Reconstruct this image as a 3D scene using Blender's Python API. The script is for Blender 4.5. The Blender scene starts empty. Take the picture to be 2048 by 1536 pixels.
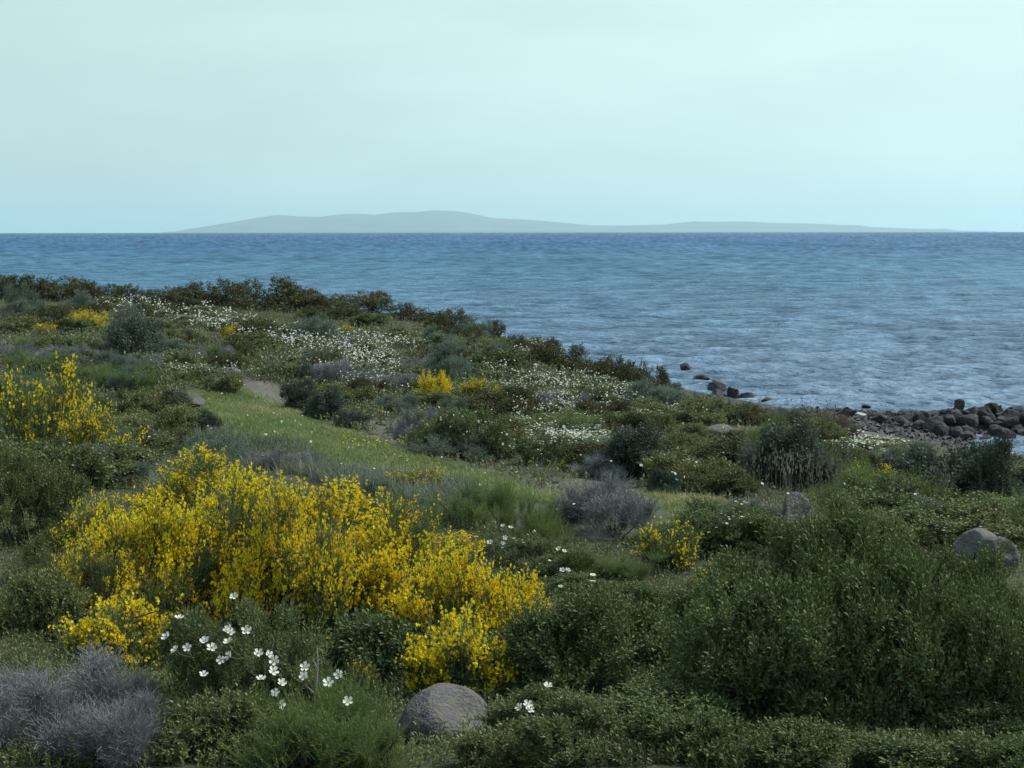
import bpy, math, random
import numpy as np
from mathutils import Vector, Matrix

# ------------------------------------------------------------------ camera, sky, sun, exposure
S = bpy.context.scene
COL = S.collection
F = 2733.0          # focal length in pixels of a 2048 px wide frame
V0 = 461.0          # row of the camera's eye level
H = 6.0             # eye height above the sea (m)
RE = 6371000.0
cam = bpy.data.cameras.new('camera')
cam_o = bpy.data.objects.new('camera', cam); COL.objects.link(cam_o)
cam_o.location = (0, 0, H); cam_o.rotation_euler = (math.radians(90), math.radians(0.06), 0)
cam.sensor_width = 36; cam.lens = 36 * F / 2048
cam.shift_y = -(768 - V0) / 2048
cam.clip_start = 0.1; cam.clip_end = 90000
S.camera = cam_o

SUN_EL, SUN_AZ = math.radians(50), math.radians(72)      # azimuth clockwise from +Y
world = bpy.data.worlds.new('World'); S.world = world; world.use_nodes = True
nt = world.node_tree; nt.nodes.clear()
sky = nt.nodes.new('ShaderNodeTexSky'); sky.sky_type = 'NISHITA'; sky.sun_disc = False
sky.sun_elevation = SUN_EL; sky.sun_rotation = SUN_AZ
sky.altitude = 0; sky.air_density = 1.0; sky.dust_density = 3.5; sky.ozone_density = 2.0
hsv = nt.nodes.new('ShaderNodeHueSaturation'); hsv.inputs['Saturation'].default_value = 0.55
tint = nt.nodes.new('ShaderNodeMix'); tint.data_type = 'RGBA'; tint.blend_type = 'MULTIPLY'
tint.inputs[0].default_value = 1.0; tint.inputs[7].default_value = (0.86, 1.03, 1.05, 1)
# thin high overcast: paler overhead, bluer towards the horizon, faintly streaked
tc = nt.nodes.new('ShaderNodeTexCoord'); mp = nt.nodes.new('ShaderNodeMapping')
mp.inputs['Scale'].default_value = (2.2, 2.2, 9.0); mp.inputs['Rotation'].default_value = (0.05, 0.12, 0)
cn = nt.nodes.new('ShaderNodeTexNoise'); cn.inputs['Scale'].default_value = 2.0; cn.inputs['Detail'].default_value = 6
cr = nt.nodes.new('ShaderNodeMapRange'); cr.inputs[1].default_value = .35; cr.inputs[2].default_value = .7
cr.inputs[3].default_value = .70; cr.inputs[4].default_value = .82
sxyz = nt.nodes.new('ShaderNodeSeparateXYZ')
grad = nt.nodes.new('ShaderNodeValToRGB'); ge = grad.color_ramp.elements
ge[0].position = 0; ge[0].color = (.82, 1.10, 1.07, 1); ge[1].position = .8; ge[1].color = (.38, .58, .76, 1)
g_ = ge.new(.06); g_.color = (.78, 1.08, 1.04, 1); g_ = ge.new(.36); g_.color = (.60, .84, .92, 1); g_ = ge.new(.18); g_.color = (.80, 1.08, 1.03, 1)
vs = nt.nodes.new('ShaderNodeVectorMath'); vs.operation = 'SCALE'; vs.inputs['Scale'].default_value = 10.0
veil = nt.nodes.new('ShaderNodeMix'); veil.data_type = 'RGBA'
bg = nt.nodes.new('ShaderNodeBackground'); bg.inputs['Strength'].default_value = 0.10
wo = nt.nodes.new('ShaderNodeOutputWorld')
L = nt.links.new
L(sky.outputs[0], hsv.inputs['Color']); L(hsv.outputs[0], tint.inputs[6])
L(tc.outputs['Generated'], mp.inputs[0]); L(mp.outputs[0], cn.inputs['Vector']); L(cn.outputs[0], cr.inputs[0])
L(tc.outputs['Generated'], sxyz.inputs[0]); L(sxyz.outputs[2], grad.inputs[0])
sm = nt.nodes.new('ShaderNodeMapRange'); sm.inputs[1].default_value = -.42; sm.inputs[2].default_value = .42; sm.inputs[3].default_value = 8.5; sm.inputs[4].default_value = 10.8
L(sxyz.outputs[0], sm.inputs[0]); L(grad.outputs[0], vs.inputs[0]); L(sm.outputs[0], vs.inputs['Scale'])   # the veil is brighter towards the sun's side
L(cr.outputs[0], veil.inputs[0]); L(tint.outputs[2], veil.inputs[6]); L(vs.outputs[0], veil.inputs[7])
L(veil.outputs[2], bg.inputs['Color']); L(bg.outputs[0], wo.inputs[0])

sl = bpy.data.lights.new('sun', 'SUN'); sl.energy = 4.5; sl.angle = math.radians(5); sl.color = (1.0, 0.96, 0.9)
so = bpy.data.objects.new('sun', sl); COL.objects.link(so)
sd = Vector((math.sin(SUN_AZ) * math.cos(SUN_EL), math.cos(SUN_AZ) * math.cos(SUN_EL), math.sin(SUN_EL)))
so.rotation_euler = sd.to_track_quat('Z', 'Y').to_euler(); so.location = (40, 60, 80)

S.view_settings.view_transform = 'Standard'; S.view_settings.look = 'None'
S.view_settings.exposure = 0.0; S.view_settings.gamma = 1.0
S.cycles.max_bounces = 6; S.cycles.diffuse_bounces = 3; S.cycles.glossy_bounces = 2
S.cycles.transmission_bounces = 3; S.cycles.transparent_max_bounces = 4; S.cycles.volume_bounces = 1
S.cycles.caustics_reflective = False; S.cycles.caustics_refractive = False

rng = np.random.default_rng(7)
random.seed(7)

# ------------------------------------------------------------------ helpers
def tag(o, label=None, cat=None, group=None, kind=None):
    if label: o['label'] = label
    if cat: o['category'] = cat
    if group: o['group'] = group
    if kind: o['kind'] = kind
    return o

def mesh_np(name, V, F4=None, F3=None, mats=(), mi4=None, mi3=None, smooth=False):
    V = np.asarray(V, dtype=np.float32).reshape(-1, 3)
    n4 = 0 if F4 is None else len(F4); n3 = 0 if F3 is None else len(F3)
    me = bpy.data.meshes.new(name)
    me.vertices.add(len(V)); me.vertices.foreach_set('co', V.ravel())
    loops = []
    if n4: loops.append(np.asarray(F4, dtype=np.int32).ravel())
    if n3: loops.append(np.asarray(F3, dtype=np.int32).ravel())
    loops = np.concatenate(loops)
    me.loops.add(len(loops)); me.loops.foreach_set('vertex_index', loops)
    tot = np.concatenate([np.full(n4, 4, np.int32), np.full(n3, 3, np.int32)])
    start = np.concatenate([[0], np.cumsum(tot)[:-1]]).astype(np.int32)
    me.polygons.add(n4 + n3); me.polygons.foreach_set('loop_start', start)
    for m in mats: me.materials.append(m)
    if mi4 is not None or mi3 is not None:
        mi = np.concatenate([np.zeros(n4, np.int32) if mi4 is None else np.asarray(mi4, np.int32),
                             np.zeros(n3, np.int32) if mi3 is None else np.asarray(mi3, np.int32)])
        me.polygons.foreach_set('material_index', mi)
    if smooth: me.polygons.foreach_set('use_smooth', np.ones(n4 + n3, bool))
    me.update(calc_edges=True)
    return me

def link(name, data, parent=None, loc=(0, 0, 0), rz=0, sc=(1, 1, 1)):
    o = bpy.data.objects.new(name, data); COL.objects.link(o)
    o.location = loc; o.rotation_euler = (0, 0, rz); o.scale = sc
    if parent is not None: o.parent = parent
    return o

def new_mat(name):
    m = bpy.data.materials.new(name); m.use_nodes = True
    m.node_tree.nodes.clear(); return m, m.node_tree.nodes, m.node_tree.links.new

def srgb(r, g, b):
    f = lambda c: c / 12.92 if c <= .04045 else ((c + .055) / 1.055) ** 2.4
    return (f(r / 255), f(g / 255), f(b / 255), 1)

def leaf_mat(name, cols, rough=.55, gloss=.05, transl=.25, scale=1.2, spread=.45):
    """foliage: colour differs leaf by leaf and in soft patches over the plant"""
    m, N, K = new_mat(name)
    geo = N.new('ShaderNodeNewGeometry'); tcn = N.new('ShaderNodeTexCoord'); oi = N.new('ShaderNodeObjectInfo')
    no = N.new('ShaderNodeTexNoise'); no.inputs['Scale'].default_value = scale; no.inputs['Detail'].default_value = 2
    K(tcn.outputs['Object'], no.inputs['Vector'])
    a = N.new('ShaderNodeMath'); a.operation = 'MULTIPLY'; a.inputs[1].default_value = spread
    K(geo.outputs['Random Per Island'], a.inputs[0])
    b = N.new('ShaderNodeMath'); b.operation = 'MULTIPLY_ADD'; b.inputs[1].default_value = 1.5; b.inputs[2].default_value = -.48
    K(no.outputs[0], b.inputs[0])
    c = N.new('ShaderNodeMath'); c.operation = 'ADD'; K(a.outputs[0], c.inputs[0]); K(b.outputs[0], c.inputs[1])
    d = N.new('ShaderNodeMath'); d.operation = 'MULTIPLY_ADD'; d.inputs[1].default_value = .24
    K(oi.outputs['Random'], d.inputs[0]); K(c.outputs[0], d.inputs[2])
    rp = N.new('ShaderNodeValToRGB'); K(d.outputs[0], rp.inputs[0])
    el = rp.color_ramp.elements
    while len(el) > 1: el.remove(el[-1])
    el[0].position = 0; el[0].color = cols[0]
    for i, col in enumerate(cols[1:]):
        e = el.new((i + 1) / (len(cols) - 1)); e.color = col
    df = N.new('ShaderNodeBsdfDiffuse'); tr = N.new('ShaderNodeBsdfTranslucent'); mx = N.new('ShaderNodeMixShader')
    mx.inputs[0].default_value = transl
    K(rp.outputs[0], df.inputs[0]); K(rp.outputs[0], tr.inputs[0]); K(df.outputs[0], mx.inputs[1]); K(tr.outputs[0], mx.inputs[2])
    out = N.new('ShaderNodeOutputMaterial')
    if gloss > 0:
        gl = N.new('ShaderNodeBsdfGlossy'); gl.inputs['Roughness'].default_value = rough
        m2 = N.new('ShaderNodeMixShader'); m2.inputs[0].default_value = gloss
        K(mx.outputs[0], m2.inputs[1]); K(gl.outputs[0], m2.inputs[2]); K(m2.outputs[0], out.inputs[0])
    else:
        K(mx.outputs[0], out.inputs[0])
    return m

def lin(*c): return (c[0], c[1], c[2], 1)

# ------------------------------------------------------------------ terrain
# control points of the bare ground: (image column, image row, metres ahead of the camera)
CT = [(60,1400,7.5),(540,1461,7),(1024,1440,7.2),(1500,1461,7.2),(1900,1440,7.5),(60,1150,11),(60,950,16),(250,900,20),(450,920,20),
      (350,780,32),(100,750,35),(700,960,18),(1200,1180,11.5),(1000,1010,16),(1250,1080,14),(1600,1050,14.5),(1950,1110,13),
      (1850,1000,19),(1950,965,24),(1760,915,28),(1750,865,36),(1500,900,27),(1650,855,38),(1450,855,34),(1400,812,43),
      (1200,820,34),(1100,755,43),(1250,748,50),(1000,705,52),(850,655,64),(750,760,40),(850,870,27),(600,700,50),
      (650,645,66),(400,650,65),(200,645,68),(60,605,85),(500,605,82),(300,595,88),(600,850,25),(450,800,32),(1000,940,21),
      (1400,1000,18),(1320,860,30),(900,1330,9.5),(400,1330,9),(700,620,75)]
pts = [((u - 1024) / F * D, D, H - (v - V0) / F * D) for u, v, D in CT]
pts += [(-60,60,2.6),(-40,20,4.2),(-15,0,4.9),(0,0,4.4),(15,0,4.2),(0,-15,5.2),(30,-10,4.2),(25,10,3.0),(-30,-10,5.5),(-60,100,1.6),
        (22,20,1.4),(20,27,.7),(19,31,.15),(30,26,-.3),(28,18,1.2)]
SHORE = [(-60,112),(-35,108),(-18,101),(-6,88),(1,72),(3.4,60),(6.0,51),(8.2,47.8),(10.5,45.2),(12.2,43.5),(12.6,39.5),(12.4,36.6),(13.6,34.4),(18,32.5),(26,28),(40,18)]
for i, (x, y) in enumerate(SHORE): pts.append((x, y, .02))
for i in range(len(SHORE)):
    a = SHORE[max(0, i - 1)]; b = SHORE[min(len(SHORE) - 1, i + 1)]
    tx, ty = b[0] - a[0], b[1] - a[1]; n = math.hypot(tx, ty); nx, ny = -ty / n, tx / n
    if nx * 1 + ny * .6 < 0: nx, ny = -nx, -ny
    if 10 < SHORE[i][0] < 20:
        continue
    pts.append((SHORE[i][0] + nx * 3, SHORE[i][1] + ny * 3, -.9)); pts.append((SHORE[i][0] + nx * 12, SHORE[i][1] + ny * 12, -2.6))
pts += [(14,41.5,.3),(18,41.3,.25),(24,41,.2),(15,43.8,.05),(20,43.5,.05),(15,39.6,-.1),(20,39.2,-.1),(25,39,-.2),(15.5,38,-.7),(17,36.5,-.8),(25,36,-1.2),(16,50,-1.5),(25,55,-2.5),(16,46,-.5),(22,45.5,-.6),(40,34,-2),(13.8,37.5,-.3)]
P0 = np.array(pts)
def tps(r2): return np.where(r2 > 0, r2 * np.log(np.maximum(r2, 1e-9)) * .5, 0)
n = len(P0); r2 = ((P0[:, None, :2] - P0[None, :, :2]) ** 2).sum(-1)
A = np.zeros((n + 3, n + 3)); A[:n, :n] = tps(r2) + np.eye(n) * 1.5; A[:n, n] = 1; A[:n, n + 1:] = P0[:, :2]
A[n:, :n] = A[:n, n:].T
Wt = np.linalg.solve(A, np.concatenate([P0[:, 2], np.zeros(3)]))
def ground(x, y):
    x = np.atleast_1d(np.asarray(x, float)); y = np.atleast_1d(np.asarray(y, float))
    out = np.empty(x.shape).ravel(); xf = x.ravel(); yf = y.ravel()
    for s in range(0, len(xf), 60000):
        q = slice(s, s + 60000)
        rr = (xf[q, None] - P0[None, :, 0]) ** 2 + (yf[q, None] - P0[None, :, 1]) ** 2
        out[q] = tps(rr) @ Wt[:n] + Wt[n] + Wt[n + 1] * xf[q] + Wt[n + 2] * yf[q]
    out += .05 * np.sin(xf * 1.1 + 1.3 * np.sin(yf * .45)) * np.cos(yf * .83 + .5) + .025 * np.sin(xf * 2.7 + yf * 1.9) 
    return out.reshape(x.shape)
def g1(x, y): return float(ground(x, y)[0])

DS = np.geomspace(5.5, 125, 260)
def at_many(u, v):
    """where the view ray through (u, v) meets the ground"""
    u = np.asarray(u, float); v = np.asarray(v, float)
    X = (u[:, None] - 1024) / F * DS; Z = H - (v[:, None] - V0) / F * DS
    G = ground(X, np.broadcast_to(DS, X.shape))
    hit = Z < G
    k = np.where(hit.any(1), hit.argmax(1), len(DS) - 1); k = np.maximum(k, 1)
    i = np.arange(len(u)); d0 = (Z - G)[i, k - 1]; d1 = (Z - G)[i, k]
    t = np.clip(d0 / np.maximum(d0 - d1, 1e-6), 0, 1)
    D = DS[k - 1] + (DS[k] - DS[k - 1]) * t
    x = (u - 1024) / F * D
    return x, D, ground(x, D), hit.any(1)
def at(u, v):
    x, y, z, h = at_many([u], [v]); return float(x[0]), float(y[0]), float(z[0])

def in_poly(px, py, poly):
    poly = np.asarray(poly, float); c = np.zeros(px.shape, bool); j = len(poly) - 1
    for i in range(len(poly)):
        xi, yi = poly[i]; xj, yj = poly[j]
        k = ((yi > py) != (yj > py)) & (px < (xj - xi) * (py - yi) / (yj - yi + 1e-12) + xi)
        c ^= k; j = i
    return c
def world_poly(poly):
    q = np.array(poly, float)
    # densify so that straight picture edges stay where they are on the ground
    P = []
    for i in range(len(q)):
        a, b = q[i], q[(i + 1) % len(q)]
        for t in np.linspace(0, 1, 6, endpoint=False): P.append(a + (b - a) * t)
    P = np.array(P); x, y, z, h = at_many(P[:, 0], P[:, 1]); return np.stack([x, y], 1)
def scatter_poly(poly, n):
    """n points on the ground inside an outline, even in the picture sense (denser near)"""
    q = np.array(poly, float); lo = q.min(0); hi = q.max(0)
    P = np.empty((0, 2))
    while len(P) < n:
        c = rng.uniform(lo, hi, (n * 2, 2)); P = np.vstack([P, c[in_poly(c[:, 0], c[:, 1], q)]])
    P = P[:n]; x, y, z, h = at_many(P[:, 0], P[:, 1]); return x, y, z

MEADOW = [(400,775),(470,770),(560,800),(640,850),(720,868),(830,910),(980,950),(1080,985),(1180,990),(1300,985),(1400,1000),(1470,1010),
          (1440,1040),(1300,1020),(1130,1010),(1040,1000),(930,990),(820,975),(700,965),(590,930),(480,905),(440,850),(400,810)]
EARTH = [[(480,760),(560,765),(590,800),(560,815),(500,790)],[(730,845),(790,835),(810,880),(740,880)],[(1100,960),(1250,960),(1290,990),(1150,1000)],
         [(1400,860),(1520,852),(1530,872),(1420,880)],[(1400,1010),(1560,1000),(1560,1030),(1420,1035)],[(1640,830),(1740,835),(1780,905),(1700,880)]]
MEADOW_W = world_poly(MEADOW); EARTH_W = [world_poly(e) for e in EARTH]
def smooth_mask(x, y, poly, r=.5):
    s = 0
    for a in np.linspace(0, 2 * math.pi, 8, endpoint=False):
        s = s + in_poly(x + r * math.cos(a), y + r * math.sin(a), poly)
    return s / 8

def build_ground():
    cols, rows = 420, 520
    ys = np.concatenate([np.linspace(-14, 5, 30, endpoint=False), np.geomspace(5, 128, rows - 30)])
    t = np.linspace(-1, 1, cols)
    hw = np.where(ys < 40, 40, ys * .95 + 2)
    X = t[None, :] * np.abs(t[None, :]) ** .4 * hw[:, None]; Y = np.broadcast_to(ys[:, None], X.shape)
    Z = ground(X, Y)
    Z = Z + .012 * np.sin(X * 9 + Y * 3) * np.sin(Y * 7.3 - X * 2)
    idx = np.arange(rows * cols).reshape(rows, cols)
    Q = np.stack([idx[:-1, :-1], idx[:-1, 1:], idx[1:, 1:], idx[1:, :-1]], -1).reshape(-1, 4)
    me = mesh_np('ground', np.stack([X, Y, Z], -1), Q, smooth=True)
    mk = smooth_mask(X.ravel(), Y.ravel(), MEADOW_W, .7)
    er = sum(smooth_mask(X.ravel(), Y.ravel(), e, .5) for e in EARTH_W)
    ca = me.color_attributes.new('cover', 'FLOAT_COLOR', 'POINT')
    ca.data.foreach_set('color', np.stack([mk, np.clip(er, 0, 1), (Z.ravel() < .35) * 1., np.ones(mk.shape)], 1).astype(np.float32).ravel())
    m, N, K = new_mat('soil_and_turf')
    at_ = N.new('ShaderNodeAttribute'); at_.attribute_name = 'cover'; sp = N.new('ShaderNodeSeparateColor'); K(at_.outputs['Color'], sp.inputs[0])
    tcn = N.new('ShaderNodeTexCoord')
    def noise(s, d=5):
        q = N.new('ShaderNodeTexNoise'); q.inputs['Scale'].default_value = s; q.inputs['Detail'].default_value = d
        K(tcn.outputs['Object'], q.inputs['Vector']); return q.outputs[0]
    def ramp(src, cols_, p0=.3, p1=.7):
        r = N.new('ShaderNodeValToRGB'); K(src, r.inputs[0]); e = r.color_ramp.elements
        e[0].position = p0; e[0].color = cols_[0]; e[1].position = p1; e[1].color = cols_[-1]
        for i, c in enumerate(cols_[1:-1]):
            q = e.new(p0 + (p1 - p0) * (i + 1) / (len(cols_) - 1)); q.color = c
        return r.outputs[0]
    def mix(f, a, b):
        x = N.new('ShaderNodeMix'); x.data_type = 'RGBA'; K(f, x.inputs[0]); K(a, x.inputs[6]); K(b, x.inputs[7]); return x.outputs[2]
    base = ramp(noise(3), [lin(.035, .045, .02), lin(.06, .055, .035), lin(.05, .075, .03)])
    turf = ramp(noise(1.6), [lin(.08, .11, .045), lin(.06, .09, .035), lin(.12, .13, .065)])
    soil = ramp(noise(6), [lin(.08, .065, .055), lin(.15, .13, .115), lin(.11, .10, .08)])
    stone = ramp(noise(5), [lin(.03, .026, .029), lin(.09, .08, .083)])
    c = mix(sp.outputs[0], base, turf); c = mix(sp.outputs[1], c, soil); c = mix(sp.outputs[2], c, stone)
    # bare patches in the turf
    bp = N.new('ShaderNodeMapRange'); K(noise(.9, 3), bp.inputs[0]); bp.inputs[1].default_value = .6; bp.inputs[2].default_value = .68; bp.inputs[4].default_value = .22
    c = mix(bp.outputs[0], c, soil)
    b = N.new('ShaderNodeBsdfPrincipled'); K(c, b.inputs['Base Color']); b.inputs['Roughness'].default_value = .9; b.inputs['Specular IOR Level'].default_value = .2
    bu = N.new('ShaderNodeBump'); bu.inputs['Strength'].default_value = .8; bu.inputs['Distance'].default_value = .05; K(noise(14), bu.inputs['Height']); K(bu.outputs[0], b.inputs['Normal'])
    o = N.new('ShaderNodeOutputMaterial'); K(b.outputs[0], o.inputs[0])
    me.materials.append(m)
    tag(link('ground', me), kind='structure')
build_ground()

# ------------------------------------------------------------------ sea
def build_sea():
    m, N, K = new_mat('sea_water')
    tcn = N.new('ShaderNodeTexCoord')
    def noise(s, d, scale=(1, 1, 1), rot=0, loc=(0, 0, 0)):
        mp_ = N.new('ShaderNodeMapping'); mp_.inputs['Scale'].default_value = scale; mp_.inputs['Rotation'].default_value = (0, 0, rot)
        mp_.inputs['Location'].default_value = loc
        K(tcn.outputs['Object'], mp_.inputs[0])
        q = N.new('ShaderNodeTexNoise'); q.inputs['Scale'].default_value = s; q.inputs['Detail'].default_value = d; K(mp_.outputs[0], q.inputs['Vector']); return q.outputs[0]
    def math_(op, a, b=None, c=None):
        x = N.new('ShaderNodeMath'); x.operation = op
        for i, q in enumerate((a, b, c)):
            if q is None: continue
            if isinstance(q, (int, float)): x.inputs[i].default_value = q
            else: K(q, x.inputs[i])
        return x.outputs[0]
    sx = N.new('ShaderNodeSeparateXYZ'); K(tcn.outputs['Object'], sx.inputs[0])
    dist = math_('SQRT', math_('ADD', math_('MULTIPLY', sx.outputs[0], sx.outputs[0]), math_('MULTIPLY', sx.outputs[1], sx.outputs[1])))
    ld = math_('LOGARITHM', dist, 10)          # depth of the bay grows away from the coast; the far blue also has haze painted in
    wob = noise(.012, 3, (1, .5, 1)); ld2 = math_('ADD', ld, math_('MULTIPLY_ADD', wob, .5, -.25))
    rp = N.new('ShaderNodeValToRGB'); mr = N.new('ShaderNodeMapRange'); K(ld2, mr.inputs[0]); mr.inputs[1].default_value = 1.5; mr.inputs[2].default_value = 3.2
    K(mr.outputs[0], rp.inputs[0]); e = rp.color_ramp.elements
    e[0].position = 0; e[0].color = lin(.13, .19, .26)
    e[1].position = 1; e[1].color = lin(.020, .085, .185)
    q = e.new(.22); q.color = lin(.09, .17, .255)
    q = e.new(.5); q.color = lin(.045, .14, .22)
    q = e.new(.75); q.color = lin(.022, .095, .20)
    # wave light and shade put into the colour: gust patches, pale crests, dark troughs
    g1_ = noise(.25, 6, (.35, 1, 1)); g2_ = noise(.03, 6, (.3, 1, 1)); g3_ = noise(.004, 6, (.3, 1, 1))
    gust = math_('ADD', math_('ADD', math_('MULTIPLY', noise(.9, 6, (.6, 1, 1)), .35), math_('MULTIPLY', noise(.35, 3, (1, .09, 1)), .35)), math_('ADD', math_('MULTIPLY', g2_, .15), math_('ADD', math_('ADD', math_('MULTIPLY', g3_, .1), math_('MULTIPLY', noise(.022, 5, (1, .03, 1)), .25)), math_('MULTIPLY', noise(.09, 4, (1, .05, 1)), .25))))
    ca_ = N.new('ShaderNodeAttribute'); ca_.attribute_name = 'crest'
    wave_shade = math_('ADD', gust, math_('MULTIPLY', ca_.outputs['Fac'], .07))
    gm = N.new('ShaderNodeMapRange'); K(wave_shade, gm.inputs[0]); gm.inputs[1].default_value = .5; gm.inputs[2].default_value = .88
    gm.inputs[3].default_value = .5; gm.inputs[4].default_value = 1.45
    mu = N.new('ShaderNodeMix'); mu.data_type = 'RGBA'; mu.blend_type = 'MULTIPLY'; mu.inputs[0].default_value = 1
    cb = N.new('ShaderNodeCombineColor'); K(gm.outputs[0], cb.inputs[0]); K(gm.outputs[0], cb.inputs[1]); K(gm.outputs[0], cb.inputs[2])
    K(rp.outputs[0], mu.inputs[6]); K(cb.outputs[0], mu.inputs[7])
    # foam flecks on the odd crest
    fo = N.new('ShaderNodeMapRange'); K(noise(.6, 3, (.35, 1, 1), 0, (3, 9, 0)), fo.inputs[0]); fo.inputs[1].default_value = .80; fo.inputs[2].default_value = .83
    fx = N.new('ShaderNodeMix'); fx.data_type = 'RGBA'; K(fo.outputs[0], fx.inputs[0]); K(mu.outputs[2], fx.inputs[6]); fx.inputs[7].default_value = (.75, .8, .82, 1)
    hh = math_('ADD', math_('MULTIPLY', noise(1.8, 6, (.6, 1, 1), .15), 1.7), math_('ADD', math_('MULTIPLY', noise(.2, 6, (.5, 1, 1)), 1.6), math_('MULTIPLY', noise(.03, 6, (.5, 1, 1)), 6.)))
    bu = N.new('ShaderNodeBump'); bu.inputs['Strength'].default_value = 1; bu.inputs['Distance'].default_value = .55; K(hh, bu.inputs['Height'])
    # a wind-roughened sea never reaches a mirror's reflectance at a low angle: its facets lean towards the viewer, more so in gusts
    df = N.new('ShaderNodeBsdfDiffuse'); K(fx.outputs[2], df.inputs['Color']); K(bu.outputs[0], df.inputs['Normal'])
    gl = N.new('ShaderNodeBsdfGlossy'); gl.inputs['Roughness'].default_value = .28; K(bu.outputs[0], gl.inputs['Normal'])
    fr = N.new('ShaderNodeFresnel'); fr.inputs['IOR'].default_value = 1.33; K(bu.outputs[0], fr.inputs['Normal'])
    cap = N.new('ShaderNodeMapRange'); K(wave_shade, cap.inputs[0]); cap.inputs[1].default_value = .52; cap.inputs[2].default_value = .86; cap.inputs[3].default_value = .23; cap.inputs[4].default_value = .54
    fac = math_('MULTIPLY', math_('POWER', fr.outputs[0], .8), cap.outputs[0])
    b = N.new('ShaderNodeMixShader'); K(fac, b.inputs[0]); K(df.outputs[0], b.inputs[1]); K(gl.outputs[0], b.inputs[2])
    o = N.new('ShaderNodeOutputMaterial'); K(b.outputs[0], o.inputs[0])
    # sheet: rings round the coast, following the Earth's curve so that the horizon is where it should be
    az = np.concatenate([np.linspace(-math.pi, -.45, 60, endpoint=False), np.linspace(-.45, .45, 1150), np.linspace(.45, math.pi, 61)[1:]])
    rs = np.concatenate([np.array([0.5, 12, 22]), H * F / np.linspace(395 * 1.35, 4.5, 330)])
    rs = np.concatenate([rs[rs < 9000], np.geomspace(9200, 34000, 14)])
    Rr, Az = np.meshgrid(rs, az, indexing='ij')
    X = Rr * np.sin(Az); Y = Rr * np.cos(Az); Z = -Rr ** 2 / (2 * RE)
    dr = np.gradient(rs)[:, None]
    wr = np.random.default_rng(3); CR = np.zeros(X.shape)
    for k in range(52):
        lam = .6 * (1.072 ** k) ; th = wr.normal(math.radians(100), .42 if lam > 9 else .95)
        amp = .017 * lam ** .22 * wr.uniform(.6, 1.3)
        kx, ky = math.cos(th - math.pi / 2 - .1) * 0 + math.sin(th) * 0, 0
        kx = math.cos(th); ky = math.sin(th)
        fade = np.clip(lam / (2.2 * dr) - .6, .8 if lam > 2.5 else 0, 1)
        grp = .6 + .4 * np.sin((X * .11 + Y * .07) * 6 / lam + wr.uniform(0, 6))
        wv = fade * grp * np.sin(2 * math.pi / lam * (kx * X + ky * Y) + wr.uniform(0, 6.28)) * np.clip((Rr - 20) / 30, .2, 1)
        Z = Z + amp * (1 if lam < 9 else .55) * wv; CR = CR + wv * (lam ** -.25 if lam < 12 else .2)
    crest = CR / (CR.std(1, keepdims=True) + 1e-6)  # wave height, used to tint crests lighter and troughs darker like shading
    nr, na = X.shape; idx = np.arange(nr * na).reshape(nr, na)
    Q = np.stack([idx[:-1, :-1], idx[1:, :-1], idx[1:, 1:], idx[:-1, 1:]], -1)[:, :, ::-1].reshape(-1, 4)
    me = mesh_np('sea', np.stack([X, Y, Z], -1), Q, mats=[m], smooth=True)
    at_c = me.attributes.new('crest', 'FLOAT', 'POINT'); at_c.data.foreach_set('value', np.clip(crest, -2.5, 2.5).astype(np.float32).ravel())
    tag(link('sea', me), kind='structure')
build_sea()

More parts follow.
